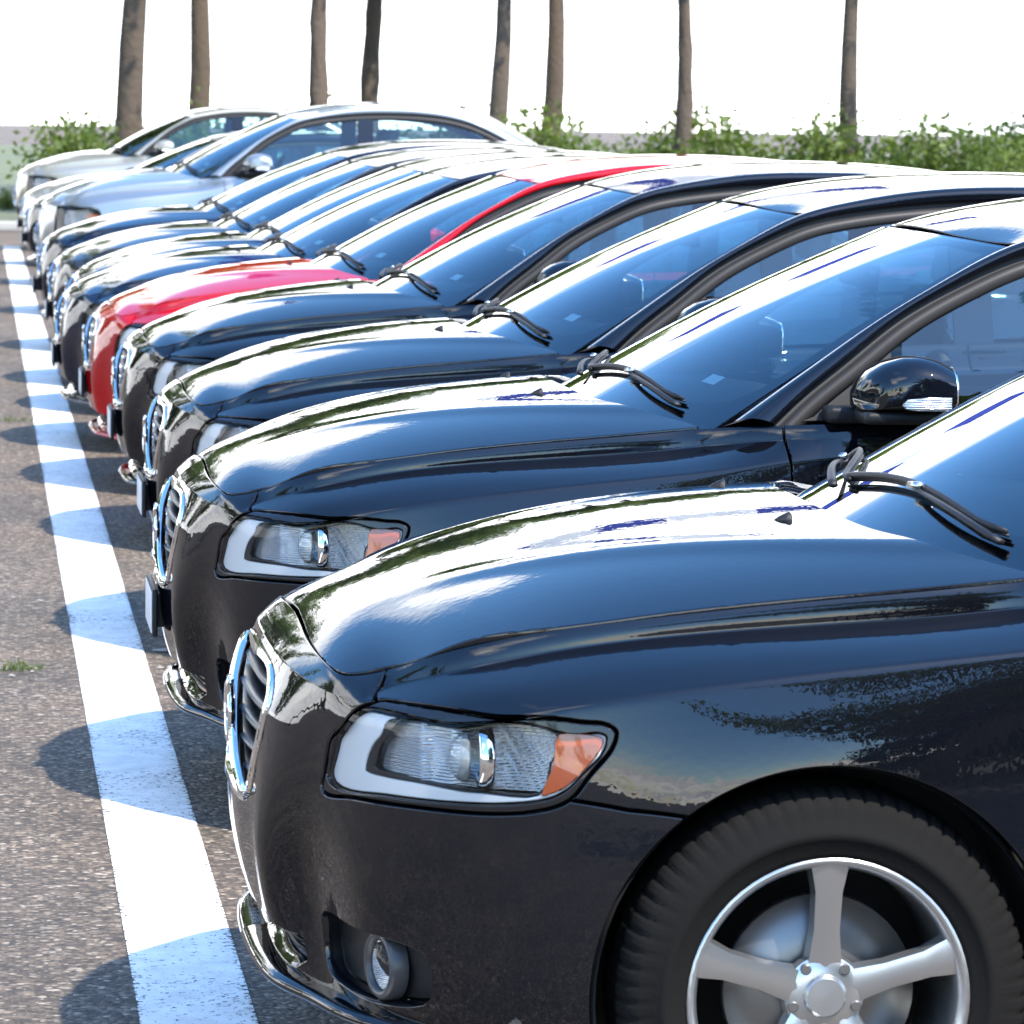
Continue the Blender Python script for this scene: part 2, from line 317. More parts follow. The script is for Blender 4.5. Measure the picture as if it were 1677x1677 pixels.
def trimmed(S, outer, holes=(), h=0.014, sc=(1, 0.9), gap=0.0028, fold=0.018, depth=None, keep_open=None, rnd=0.002):
    """panel: trimmed patch with a rounded, folded-in edge. returns verts, faces, normals"""
    q, F = fill(outer, holes, h, sc); p, n = S.PN(q)
    if depth is not None: p = p-n*np.asarray(depth(p, q)).reshape(-1, 1)
    fn = np.cross(p[F[:, 1]]-p[F[:, 0]], p[F[:, 2]]-p[F[:, 0]]); bad = (fn*n[F].mean(1)).sum(1) < 0; F[bad] = F[bad][:, ::-1]
    he = {}
    for f in F:
        for a, b in ((f[0], f[1]), (f[1], f[2]), (f[2], f[0])): he[(a, b)] = 1
    be = [(a, b) for (a, b) in he if (b, a) not in he]
    if keep_open is not None: be = [(a, b) for a, b in be if not (keep_open(p[a]) and keep_open(p[b]))]
    if not be or fold == 0: return [p, [tuple(f) for f in F], n]
    out = np.zeros_like(p)
    for a, b in be:
        o = np.cross(p[b]-p[a], n[a]); o /= np.linalg.norm(o)+1e-12; out[a] += o; out[b] += o
    ids = sorted({i for e in be for i in e}); ln = np.linalg.norm(out[ids], axis=1)[:, None]; out[ids] /= ln+1e-12
    i_ = np.array(ids); b0 = p[i_].copy(); p[i_] = b0-out[i_]*(gap+rnd)
    r1 = b0-out[i_]*gap-n[i_]*rnd; r2 = b0-out[i_]*gap-n[i_]*fold
    n1 = out[i_]*0.92+n[i_]*0.38; k = len(p); m_ = {v: j for j, v in enumerate(ids)}
    P_ = np.vstack([p, r1, r2]); Nn = np.vstack([n, n1/np.linalg.norm(n1, axis=1)[:, None], out[i_]]); faces = [tuple(f) for f in F]
    for a, b in be:
        ja, jb = m_[a], m_[b]; faces.append((b, a, k+ja, k+jb)); faces.append((k+jb, k+ja, k+len(ids)+ja, k+len(ids)+jb))
    return [P_, faces, Nn]
def mirror(g): 
    p, f, n = g; p = np.array(p)*[1, -1, 1]; return [p, [tuple(reversed(x)) for x in f], None if n is None else np.array(n)*[1, -1, 1]]
def join(*gs):
    P_, F_, N_ = [], [], []; k = 0
    for p, f, n in gs:
        P_.append(np.asarray(p)); F_ += [tuple(i+k for i in x) for x in f]; k += len(p); N_.append(n)
    return [np.vstack(P_), F_, None if any(x is None for x in N_) else np.vstack(N_)]
def grid(pts, closed_u=False, closed_v=False, flip=False):
    """pts (nu, nv, 3) -> verts, quads"""
    nu, nv = pts.shape[:2]; F = []
    for i in range(nu if closed_u else nu-1):
        for j in range(nv if closed_v else nv-1):
            q = (i*nv+j, ((i+1) % nu)*nv+j, ((i+1) % nu)*nv+(j+1) % nv, i*nv+(j+1) % nv); F.append(q[::-1] if flip else q)
    return [pts.reshape(-1, 3), F, None]
def tube(path, r, n=8, flat=1.0, up=(0, 0, 1), caps=True):
    path = np.asarray(path, float); k = len(path); r = np.broadcast_to(np.asarray(r, float), (k,)); rings = []
    for i in range(k):
        t_ = path[min(i+1, k-1)]-path[max(i-1, 0)]; t_ /= np.linalg.norm(t_)+1e-12
        a = np.cross(t_, up); a /= np.linalg.norm(a)+1e-9; b = np.cross(a, t_)
        ang = np.arange(n)*2*math.pi/n; rings.append(path[i]+r[i]*(np.cos(ang)[:, None]*a+flat*np.sin(ang)[:, None]*b))
    g = grid(np.array(rings), closed_v=True)
    if caps: g[1] += [tuple(range(n)), tuple(reversed(range((k-1)*n, k*n)))]
    return g
def box(lo, hi, bevel=0.0, seg=2):
    bm = bmesh.new(); bmesh.ops.create_cube(bm, size=1.0)
    lo = np.array(lo, float); hi = np.array(hi, float)
    for v in bm.verts: v.co = Vector((lo+hi)/2+np.array(v.co)*(hi-lo))
    if bevel: bmesh.ops.bevel(bm, geom=bm.edges[:], offset=bevel, segments=seg, profile=0.6, affect='EDGES')
    bm.verts.index_update(); g = [np.array([tuple(v.co) for v in bm.verts]), [tuple(v.index for v in f.verts) for f in bm.faces], None]; bm.free(); return g
def lathe(prof, n=48, axis='y', centre=(0, 0, 0)):
    prof = np.asarray(prof, float); a = np.arange(n)*2*math.pi/n; R = prof[:, 0][None, :]; H = prof[:, 1][None, :]
    ca, sa = np.cos(a)[:, None], np.sin(a)[:, None]
    if axis == 'y': p = np.stack([R*ca, H+0*ca, R*sa], -1)
    elif axis == 'x': p = np.stack([H+0*ca, R*ca, R*sa], -1)
    else: p = np.stack([R*ca, R*sa, H+0*ca], -1)
    return grid(p+np.array(centre), closed_u=True)
def to_mesh(name, g, sharp=None):
    p, f, n = g; me = bpy.data.meshes.new(name); me.from_pydata(np.asarray(p).tolist(), [], f); me.validate(); me.update()
    me.polygons.foreach_set('use_smooth', [True]*len(me.polygons))
    if n is not None and len(n) == len(me.vertices): me.normals_split_custom_set_from_vertices(np.asarray(n).tolist())
    else:
        bm = bmesh.new(); bm.from_mesh(me); bmesh.ops.recalc_face_normals(bm, faces=bm.faces)
        if sharp is not None:
            for e in bm.edges:
                if len(e.link_faces) == 2 and e.calc_face_angle(0) > sharp: e.smooth = False
        bm.to_mesh(me); bm.free()
    return me

# ------------------------------------------------------------------ the car body
def col(*a): return np.array(a, float)
R0 = col((.172,0,.790),(.170,.14,.787),(.170,.28,.779),(.178,.39,.769),(.19,.455,.760),(.207,.495,.7545),(.234,.515,.757),(.268,.532,.767),(.345,.605,.803),(.50,.660,.843),(.68,.680,.868),(.90,.690,.891),(1.12,.694,.910),(1.25,.703,.923),(1.414,.790,.938),
    (1.9,.808,.950),(2.4,.808,.965),(2.9,.79,.980),(3.4,.755,.992),(3.8,.70,1.0),(4.1,.64,.995),(4.3,.56,.985),(4.42,.30,.985),(4.45,0,.985))
R2 = col((.118,0,.752),(.12,.14,.75),(.13,.29,.745),(.15,.39,.735),(.175,.47,.727),(.205,.53,.724),(.235,.565,.728),(.266,.560,.740),(.342,.622,.769),(.50,.673,.809),(.68,.690,.834),(.90,.700,.851),(1.12,.706,.867),(1.25,.720,.881),(1.414,.808,.903),
    (1.9,.828,.915),(2.4,.828,.928),(2.9,.812,.940),(3.4,.782,.95),(3.8,.73,.955),(4.1,.66,.95),(4.3,.575,.945),(4.43,.30,.94),(4.46,0,.94))
R3 = col((.098,0,.715),(.10,.14,.714),(.115,.285,.708),(.135,.385,.70),(.17,.475,.695),(.212,.56,.70),(.262,.63,.712),(.312,.68,.727),(.388,.735,.754),(.525,.770,.784),(.69,.782,.808),(.90,.790,.828),(1.12,.793,.846),(1.25,.80,.860),(1.414,.836,.883),
    (1.9,.850,.895),(2.4,.850,.905),(2.9,.836,.915),(3.4,.81,.922),(3.8,.76,.925),(4.11,.69,.92),(4.32,.60,.91),(4.45,.31,.905),(4.475,0,.905))
R4 = col((.082,0,.668),(.085,.14,.667),(.098,.282,.665),(.12,.375,.663),(.165,.47,.66),(.215,.57,.665),(.277,.655,.677),(.346,.728,.700),(.430,.788,.728),(.545,.822,.754),(.69,.838,.776),(.90,.846,.802),(1.12,.850,.824),(1.25,.852,.838),(1.414,.857,.860),
    (1.9,.870,.870),(2.4,.872,.878),(2.9,.865,.882),(3.4,.845,.885),(3.8,.80,.885),(4.12,.725,.88),(4.33,.625,.87),(4.455,.32,.865),(4.48,0,.865))
R5 = col((.07,0,.585),(.073,.14,.585),(.088,.28,.585),(.108,.37,.585),(.158,.465,.585),(.215,.575,.59),(.28,.667,.60),(.356,.740,.615),(.452,.806,.64),(.562,.840,.668),(.70,.862,.695),(.90,.876,.722),(1.12,.876,.740),(1.25,.874,.752),(1.414,.872,.770),
    (1.9,.880,.78),(2.4,.884,.785),(2.9,.882,.788),(3.4,.872,.79),(3.8,.835,.79),(4.13,.765,.785),(4.35,.66,.78),(4.46,.34,.775),(4.485,0,.775))
R6 = col((.063,0,.50),(.066,.14,.50),(.08,.28,.50),(.094,.350,.50),(.152,.440,.50),(.212,.58,.50),(.28,.672,.505),(.358,.747,.515),(.456,.812,.535),(.572,.850,.565),(.70,.876,.595),(.90,.890,.620),(1.12,.887,.615),(1.25,.884,.610),(1.414,.881,.605),
    (1.9,.886,.61),(2.4,.888,.61),(2.9,.888,.61),(3.4,.888,.63),(3.8,.86,.62),(4.14,.795,.60),(4.37,.69,.59),(4.475,.36,.59),(4.50,0,.59))
R7 = col((.068,0,.41),(.071,.14,.41),(.085,.28,.41),(.096,.345,.41),(.168,.420,.41),(.215,.585,.41),(.285,.68,.41),(.365,.755,.41),(.46,.818,.415),(.575,.855,.42),(.70,.878,.42),(.90,.884,.42),(1.12,.882,.42),(1.25,.880,.42),(1.414,.878,.42),
    (1.9,.880,.42),(2.4,.880,.42),(2.9,.880,.42),(3.4,.880,.42),(3.8,.865,.42),(4.15,.805,.42),(4.38,.70,.42),(4.485,.37,.42),(4.51,0,.42))
R8 = col((.098,0,.30),(.10,.14,.30),(.112,.28,.30),(.122,.345,.30),(.185,.420,.30),(.225,.585,.29),(.295,.68,.285),(.37,.755,.28),(.46,.815,.28),(.575,.85,.28),(.70,.866,.28),(.90,.868,.28),(1.12,.868,.28),(1.25,.868,.28),(1.414,.868,.28),
    (1.9,.868,.28),(2.4,.868,.28),(2.9,.868,.28),(3.4,.868,.28),(3.8,.85,.28),(4.15,.79,.28),(4.37,.69,.28),(4.47,.36,.28),(4.50,0,.28))
R9 = col((.13,0,.25),(.13,.14,.25),(.14,.28,.245),(.16,.37,.24),(.20,.465,.23),(.25,.58,.22),(.31,.67,.21),(.38,.745,.20),(.465,.80,.20),(.58,.835,.20),(.70,.845,.20),(.90,.845,.20),(1.12,.845,.20),(1.25,.845,.20),(1.414,.845,.20),
    (1.9,.845,.20),(2.4,.845,.20),(2.9,.845,.20),(3.4,.845,.20),(3.8,.82,.20),(4.12,.76,.20),(4.33,.66,.20),(4.44,.34,.20),(4.46,0,.20))
def edge_round(r0, r2):
    d = r2-r0; r = r0+d*0.30; n = np.zeros_like(r); n[:, 2] = 1.0
    r[:, 1] += 0.006*(np.abs(d[:, 1]) > 0.001)*np.clip(r0[:, 1]/.5, 0, 1); r[:, 0] -= 0.010*np.clip(1-r0[:, 1]/.5, 0, 1); return r
R1 = edge_round(R0, R2)
ROWS = [R0, R1, R2, R3, R4, R5, R6, R7, R8, R9]
WARP = [None]
_SP, _FP = Surf.P, Func.P
def _sp(self, tv): p = _SP(self, tv); return WARP[0](p) if WARP[0] else p
def _fp(self, tv): p = _FP(self, tv); return WARP[0](p) if WARP[0] else p
Surf.P = _sp; Func.P = _fp
W = Surf(ROWS, {2: 0.10, 4: 0.20})
TS = W.ts
# hood: height field over the plan
zc_f = fx([(.13,.752),(.172,.791),(.25,.833),(.39,.882),(.544,.925),(.70,.955),(.85,.974),(1.0,.987),(1.3,1.003)])
q_f = fx([(.13,.47),(.207,.497),(.268,.533),(.345,.606),(.50,.661),(.68,.681),(.90,.691),(1.12,.695),(1.3,.705)])
ze_f = fx([(.13,.715),(.207,.7535),(.268,.768),(.345,.804),(.50,.844),(.68,.869),(.90,.892),(1.12,.911),(1.3,.928)])
def hood_fn(x, s):
    a = np.abs(s)/q_f(x); c = zc_f(x); g = 0.80*a**2+0.20*a**4
    ridge = 0.004*np.exp(-((np.abs(s)-(.20+.30*np.clip((x-.2)/.9, 0, 1.2)))/.05)**2)*np.clip((x-.2)/.2, 0, 1)
    return np.c_[x, -s, c-(c-ze_f(x))*g+ridge]
HOOD = Func(hood_fn, -1)
# glasshouse guide curves: a = edge of windscreen / roof, b = door seal line
CA = curve([(1.305,.716,.930),(1.455,.690,1.030),(1.579,.670,1.110),(1.767,.640,1.221),(1.983,.605,1.333),(2.10,.588,1.364),(2.271,.574,1.396),(2.44,.566,1.414),(2.668,.562,1.420),(2.95,.558,1.414),(3.25,.55,1.372),(3.6,.565,1.245),(3.98,.605,1.02)])
CB = curve([(1.395,.787,.939),(1.475,.765,1.010),(1.563,.745,1.076),(1.689,.715,1.171),(1.85,.685,1.258),(1.99,.665,1.315),(2.09,.651,1.337),(2.258,.632,1.360),(2.426,.622,1.374),(2.66,.618,1.380),(2.95,.620,1.370),(3.25,.625,1.318),(3.6,.665,1.165),(3.92,.70,1.01)])
def wind_fn(a, b):      # a across (-1..1), b up the glass
    c = np.c_[1.085+(1.868-1.085)*b, 0*b, .982+(1.357-.982)*b]+np.c_[-.010*np.sin(math.pi*b), 0*b, .016*np.sin(math.pi*b)]
    e = np.c_[1.300+(1.985-1.300)*b, .718+(.603-.718)*b, .931+(1.334-.931)*b]+np.c_[-.004*np.sin(math.pi*b), 0*b, .007*np.sin(math.pi*b)]
    k = np.abs(a)**2.1; return np.c_[c[:, 0]+(e[:, 0]-c[:, 0])*k, -e[:, 1]*a, c[:, 2]+(e[:, 2]-c[:, 2])*k]
WIND = Func(wind_fn, 1)
_cas = CA(np.linspace(0, 1, 400)); roof_s = lambda x: np.interp(x, _cas[:, 0], _cas[:, 1]); roof_e = lambda x: np.interp(x, _cas[:, 0], _cas[:, 2])
roof_c = fx([(1.80,1.330),(1.865,1.356),(2.0,1.394),(2.2,1.428),(2.5,1.452),(2.8,1.454),(3.1,1.437),(3.4,1.395),(3.6,1.35)])
def roof_fn(a, x):
    xx = x+.117*np.abs(a)**2.1*np.clip((2.6-x)/.73, 0, 1); e = roof_e(xx); c = roof_c(x); return np.c_[xx, -roof_s(xx)*a, c-(c-e)*np.abs(a)**2.3]
ROOF = Func(roof_fn, 1)
def rearwin_fn(a, b):
    c = np.c_[3.42+.66*b, 0*b, 1.39-.39*b]+np.c_[.02*np.sin(math.pi*b), 0*b, .02*np.sin(math.pi*b)]; e = np.c_[3.30+.62*b, .552+.05*b, 1.352-.315*b]
    k = np.abs(a)**2.1; return np.c_[c[:, 0]+(e[:, 0]-c[:, 0])*k, -e[:, 1]*a, c[:, 2]+(e[:, 2]-c[:, 2])*k]
REARW = Func(rearwin_fn, 1)
def deck_fn(x, s):
    a = np.abs(s)/.66; return np.c_[x, -s, 1.005+.012*np.clip((x-3.95)/.4, 0, 1)-.02*a**2]
DECK = Func(deck_fn, -1)
def pillar_fn(tau, w):
    A_ = CA(tau); B_ = CB(tau); d = B_-A_; k = w[:, None]; out = np.c_[-.25*np.clip(1.4-3*tau, 0, 1), np.full_like(tau, .75), np.full_like(tau, .60)]
    p = A_+d*k+out*(.024*np.sin(math.pi*np.clip(k, 0, 1))**.8); return np.c_[p[:, 0], -p[:, 1], p[:, 2]]
PILLAR = Func(pillar_fn, 1)

# ---- trim lines of the bodywork (measured on the photograph, then carried on the surface)
def z7(L_): return [(520+.2981*a, 1130+.2981*b) for a, b in L_]
LR = (TS[2], TS[12])
HL = z7([(30,560),(42,400),(90,240),(195,120),(325,57),(500,72),(800,120),(1100,152),(1400,170),(1560,184),(1632,218),(1640,265),(1600,350),(1500,465),(1385,605),(1200,668),(900,680),(500,640),(200,592)])
LENS = z7([(60,508),(75,330),(130,208),(245,108),(420,126),(800,190),(1300,233),(1540,243),(1582,280),(1545,365),(1450,460),(1365,545),(1240,602),(1000,626),(700,616),(350,575)])
INR = z7([(410,132),(330,190),(265,300),(222,420),(235,455),(300,475),(500,512),(740,562),(870,575),(1200,588),(1275,410),(1312,238),(800,194),(500,142)])
INR2 = z7([(445,142),(372,222),(285,380),(280,425),(330,450),(500,492),(740,546),(870,562),(1190,577),(1260,410),(1296,248),(800,204),(500,152)])
AMB = z7([(1320,240),(1535,248),(1574,280),(1545,350),(1470,440),(1370,535),(1280,578),(1215,580),(1282,410)])
hl = invert(W, 'px', HL, LR); lens_l = invert(W, 'px', LENS, LR); inr = invert(W, 'px', INR, LR); inr2 = invert(W, 'px', INR2, LR); amb = invert(W, 'px', AMB, LR)
def sub_loop(L_, i0, i1, step, n=5):      # smoothed open run of the closed loop
    N_ = len(L_); idx = [i0]
    while idx[-1] != i1: idx.append((idx[-1]+step) % N_)
    ext = [(idx[0]-step) % N_]+idx+[(idx[-1]+step) % N_]; s = smooth_loop(np.array([L_[i] for i in ext]), n, closed=False); return s[n:-n]
AX, AZ, AR = .895, .312, .352; RX = 3.535
def arch(cx, a0, a1, n=40): a = np.radians(np.linspace(a0, a1, n)); return np.c_[cx-AR*np.cos(a), AZ+AR*np.sin(a)]
SIDE = (TS[7], TS[20])
A_END = 52.5
archF = invert(W, 'xz', arch(AX, A_END, -16, 34), SIDE, (0.2, 1)); archB = invert(W, 'xz', arch(AX, 196, A_END, 70), SIDE, (0.2, 1))
tA = TS[7]; _raw = dict(hl=hl, lens_l=lens_l, inr=inr, inr2=inr2, amb=amb)
def set_lamps(st=1.0, sv=1.0, dt=0.0, dv=0.0):
    global hl, lens_l, inr, inr2, amb, hl_bump, hl_top, gapA, seam
    c = _raw['hl'].mean(0); k = {n_: c+(v-c)*[st, sv]+[dt, dv] for n_, v in _raw.items()}
    if sv > 1.2: ca = k['amb'].mean(0); k['amb'] = ca+(k['amb']-ca)*[1.55, 1.05]-[.028, 0]
    hl, lens_l, inr, inr2, amb = k['hl'], k['lens_l'], k['inr'], k['inr2'], k['amb']
    hl_bump = sub_loop(hl, 4, 14, -1); hl_top = sub_loop(hl, 14, 4, -1)
    seam = np.vstack([hl[14:15], .5*(hl[14:15]+archF[:1])+[[0, .004]], archF[:1]])
    gapA = np.array([[tA, 0.0], [.3*tA+.7*hl[4][0], .7*hl[4][1]], hl[4]])
set_lamps()
g1 = invert(W, 'xz', [(1.416, .90), (1.424, .80), (1.43, .6), (1.432, .4), (1.432, .215)], SIDE)
g2 = invert(W, 'xz', [(2.44, .90), (2.45, .80), (2.455, .6), (2.455, .4), (2.455, .215)], SIDE)
g3 = invert(W, 'xz', [(3.36, .92), (3.36, .82), (3.30, .70), (3.20, .58), (3.14, .45), (3.12, .215)], SIDE)
archR = invert(W, 'xz', arch(RX, 196, -16, 70), SIDE, (0.2, 1))
def top_run(t0, t1, n=60): return np.c_[np.linspace(t0, t1, n), np.zeros(n)]
def bot_run(t0, t1, n=30): return np.c_[np.linspace(t0, t1, n), np.ones(n)]
GR_OUT = [(0,.737),(.12,.736),(.215,.731),(.262,.716),(.292,.690),(.298,.668),(.290,.640),(.268,.585),(.248,.540),(.222,.516),(.17,.506),(.09,.503),(0,.502)]
def sz_loop(L_): return invert(W, 'sz', L_, (0, TS[8]))
def shrink(L_, d, cx=0.0, cz=.62):
    L_ = np.array(L_); c = np.array([cx, cz]); v = L_-c; l = np.linalg.norm(v, axis=1)[:, None]; q = c+v*(1-d/l); q[:, 0] = np.where(np.abs(L_[:, 0]) < 1e-6, 0, q[:, 0]); return q
GRO = smooth_loop(GR_OUT, 4, closed=False)
gro = sz_loop(GRO); gri = sz_loop(shrink(GRO, .015))
FOG = smooth_loop([(.445,.370),(.56,.371),(.66,.366),(.700,.350),(.705,.315),(.690,.280),(.62,.266),(.52,.266),(.455,.274),(.436,.30),(.434,.345)], 3)
fog = sz_loop(FOG)
INT_ = [(0,.330),(.20,.330),(.33,.328),(.385,.318),(.39,.285),(.36,.268),(.2,.262),(0,.262)]
intake = sz_loop(INT_)
def half_hole(l):           # closed loop for an opening that crosses the centre line: cut the half, leave the seam open
    return l
NOSE_OPEN = lambda p: abs(p[1]) < 1e-4

PARTS = []
def add(name, g, m, parent=None, paint=False, sharp=None, warp=False, label=None):
    if warp and WARP[0]: g = [WARP[0](np.asarray(g[0], float)), g[1], g[2]]
    PARTS.append(dict(name=name, mesh=to_mesh(name, g, sharp), mat=m, parent=parent, paint=paint, label=label)); return len(PARTS)-1
def both(name, g, m, parents=(None, None), **kw):
    return add(name, g, m, parents[0], **kw), add(name, mirror(g), m, parents[1], **kw)
def sgrid(S, us, vs): 
    uu, vv = np.meshgrid(us, vs, indexing='ij'); tv = np.c_[uu.ravel(), vv.ravel()]; p, n = S.PN(tv); g = grid(p.reshape(len(us), len(vs), 3))
    f = g[1][0]; fn = np.cross(p[f[1]]-p[f[0]], p[f[2]]-p[f[0]])
    if (fn*n[f[0]]).sum() < 0: g[1] = [x[::-1] for x in g[1]]
    g[2] = n; return g

def build_body(h=0.014, plate=False, lamp_bezel='silver_bezel'):
    # front bumper with nose panel
    t_low = archF[-1][0]
    half = np.vstack([top_run(0, tA, 70), gapA[1:], hl_bump[1:], seam[1:], archF[1:], bot_run(t_low, 0, 40)])
    # openings crossing the centre line are notches in the half outline
    notch = np.vstack([intake[::-1], gro[::-1]]); half = np.vstack([half, intake[::-1], gro[::-1]])
    g = trimmed(W, half, [fog], h, keep_open=NOSE_OPEN, fold=.03); add('front_bumper', join(g, mirror(g)), None, paint=True)
    # fenders
    out = np.vstack([gapA[::-1][:-1], top_run(tA, TS[14], 70), g1, bot_run(g1[-1][0], archB[0][0], 12), archB[1:], seam[::-1][1:], hl_top[1:]])
    both('fender', trimmed(W, out, [], h, fold=.03), None, paint=True)
    # doors, sills, quarters, boot, rear bumper
    hc = max(h*1.8, .028)
    d1 = np.vstack([top_run(TS[14], np.interp(2.44, R0[:, 0], TS), 20), g2, bot_run(g2[-1][0], g1[-1][0], 12), g1[::-1]])
    fd = both('front_door', trimmed(W, d1, [], hc), None, paint=True)
    t2, t3 = np.interp(2.44, R0[:, 0], TS), np.interp(3.36, R0[:, 0], TS)
    rd = both('rear_door', trimmed(W, np.vstack([top_run(t2, t3, 20), g3, bot_run(g3[-1][0], g2[-1][0], 12), g2[::-1]]), [], hc), None, paint=True)
    for ids, x in ((fd, 2.30), (rd, 3.18)):
        hnd = tube([(x-.10, -.895, .80), (x-.08, -.918, .803), (x+.06, -.918, .806), (x+.09, -.89, .808)], .013, 8, .8)
        both('door_handle', hnd, None, ids, paint=True, warp=True)
    vb = invert(W, 'xz', [(4.0, .60)], SIDE)[0][1]
    tq = TS[21]-.05
    qp = np.vstack([top_run(t3, tq, 20), [[tq, vb]], [[archR[-1][0]+.12, vb]], archR[::-1][8:], [[g3[-1][0], 1]], g3[::-1]])
    both('rear_quarter', trimmed(W, qp, [], hc), None, paint=True)
    lid = np.vstack([top_run(tq, TS[-1], 12), [[TS[-1], vb], [tq, vb]]]); gl_ = trimmed(W, lid, [], hc, keep_open=NOSE_OPEN); add('boot_lid', join(gl_, mirror(gl_)), None, paint=True)
    rb = np.vstack([[[archR[-1][0]+.125, vb], [TS[-1], vb]], bot_run(TS[-1], archR[-1][0]+.03, 20), archR[::-1][:8]]); g = trimmed(W, rb, [], hc, keep_open=NOSE_OPEN); add('rear_bumper', join(g, mirror(g)), None, paint=True)
    tl = invert(W, 'xz', [(4.22, .90), (4.34, .88), (4.34, .66), (4.24, .64)], (TS[19], TS[22])); both('tail_light', trimmed(W, tl, [], .03, fold=.01, gap=0, depth=lambda p, q: -.006), 'red_lens')
    # hood, windscreen, roof, rear glass, boot deck
    xs = [(.172,0),(.170,.14),(.170,.28),(.178,.39),(.19,.455),(.207,.495),(.234,.515),(.268,.532),(.345,.605),(.50,.660),(.68,.680),(.90,.690),(1.12,.694),(1.245,.699)]
    fr = smooth_loop(xs, 6, closed=False); back = smooth_loop([(1.245,.699),(1.227,.66),(1.165,.58),(1.105,.49),(1.055,.39),(1.028,.29),(1.008,.15),(1.003,0)], 6, closed=False)
    e = np.vstack([fr, back[1:]]); outl = np.vstack([e, (e[::-1]*[1, -1])[1:-1]])
    hood = add('hood', trimmed(HOOD, outl, [], h, (1, 1), gap=.0028, fold=.022), None, paint=True)
    for s in (.284, -.284):
        z = hood_fn(np.array([.935]), np.array([s]))[0][2]
        P_ = np.array([[(.935-.018+.030*k, -s+.012*w_*(.45+.55*k), z-.003+hh_*(.017*k**.7 if k < .95 else .013)) for w_, hh_ in ((-1, 0), (-.75, .8), (0, 1), (.75, .8), (1, 0))] for k in (0, .3, .65, .9, 1.0)]); g = grid(P_); g[1].append(tuple(range(20, 25))); add('washer_nozzle', g, 'black_plastic', hood, warp=True)
    ws = add('windscreen', sgrid(WIND, np.linspace(-.985, .985, 49), np.linspace(-.085, .985, 33)), 'window_glass')
    # dark printed border of the glass, just under its face
    bo = lambda p, q: .004
    fr_o = np.array([(-.985, -.08), (.985, -.08), (.985, .985), (-.985, .985)]); fr_i = smooth_loop([(-.90, .09), (-.45, .06), (0, .05), (.45, .06), (.90, .09), (.925, .5), (.915, .90), (.86, .935), (0, .945), (-.86, .935), (-.915, .90), (-.925, .5)], 4)
    add('screen_border', trimmed(WIND, fr_o, [fr_i], .04, (.65, .85), gap=0, fold=0, depth=bo), 'gloss_black', ws)
    sk = trimmed(WIND, np.array([(.70, .135), (.765, .135), (.765, .175), (.70, .175)]), [], .03, (.65, .85), gap=0, fold=0, depth=lambda p, q: .003); add('inspection_sticker', sk, 'sticker', ws)
    add('roof', trimmed(ROOF, np.array([(-.99, 1.878), (.99, 1.878), (.99, 3.40), (-.99, 3.40)]), [], .035, (.6, 1), gap=.003, fold=.012), None, paint=True)
    add('rear_window', sgrid(REARW, np.linspace(-.98, .98, 25), np.linspace(.02, .98, 15)), 'window_glass')
    add('boot_deck', trimmed(DECK, np.array([(4.06, -.55), (4.10, 0), (4.06, .55), (4.40, .50), (4.45, .25), (4.455, 0), (4.45, -.25), (4.40, -.50)]), [], .05, (1, 1)), None, paint=True)
    pil = both('roof_pillar', sgrid(PILLAR, np.linspace(0, 1, 120), np.linspace(0, 1, 13)), None, paint=True)
    # door seal, window frame and glass follow the seal line
    tau = np.linspace(0, 1, 140); B_ = CB(tau); d = np.gradient(B_[:, [0, 2]], axis=0); d /= np.linalg.norm(d, axis=1)[:, None]; nrm = np.c_[d[:, 1], -d[:, 0]]
    def off(w, ins):
        q = B_[:, [0, 2]]+nrm*w; s = B_[:, 1]+.36*(B_[:, 2]-q[:, 1])*.9-ins; return np.c_[q[:, 0], -s, q[:, 1]]
    def strip(prof): return grid(np.stack([off(w, i) for w, i in prof], 1))
    both('door_seal', strip([(-.002, .004), (.004, .016), (.016, .016), (.019, .004)]), 'seal_rubber', pil, warp=True)
    both('window_frame', strip([(.017, .022), (.018, .003), (.030, .0), (.042, .003), (.050, .008), (.052, .016)]), 'grey_trim', fd, warp=True)
    fo = off(.050, .014); belt = fx([(1.36, .938), (1.9, .955), (2.4, .970), (2.9, .985), (3.4, .997), (3.9, 1.0)])
    ok = (fo[:, 2] > belt(fo[:, 0])+.004); fo = fo[ok]
    glass_s = lambda x, z: np.interp(x, B_[:, 0], B_[:, 1])+.36*.9*(np.interp(x, B_[:, 0], B_[:, 2])-z)-.014
    def glass_fn(x, z):
        s = np.interp(x, [1.3, 1.9, 2.4, 2.9, 3.4, 3.9], [.80, .792, .790, .775, .745, .72])-.012-(z-.95)*np.interp(x, [1.4, 2.0, 2.6, 3.2, 3.8], [.335, .345, .375, .365, .30])-.10*(z-.95)*(1.36-z)*-1
        return np.c_[x, -s, z]
    GL = Func(glass_fn, 1)
    def pane(x0, x1):
        top = fo[(fo[:, 0] > x0) & (fo[:, 0] < x1)][:, [0, 2]]; xb = np.linspace(max(x1, top[-1, 0]), min(x0, top[0, 0]) if x0 > 1.5 else top[0, 0], 24)
        xb = np.linspace(min(x1, top[-1, 0]+.03), max(x0, top[0, 0]-.03), 24); return np.vstack([top, np.c_[xb, belt(xb)]])
    both('side_window', trimmed(GL, pane(1.685, 2.42), [], .04, (1, 1), gap=0, fold=0), 'window_glass', fd)
    both('side_window', trimmed(GL, pane(2.52, 3.36), [], .04, (1, 1), gap=0, fold=0), 'window_glass', rd)
    both('sail_trim', trimmed(GL, pane(1.40, 1.68), [], .03, (1, 1), gap=0, fold=.006, depth=lambda p, q: -.012), 'grey_trim', fd)
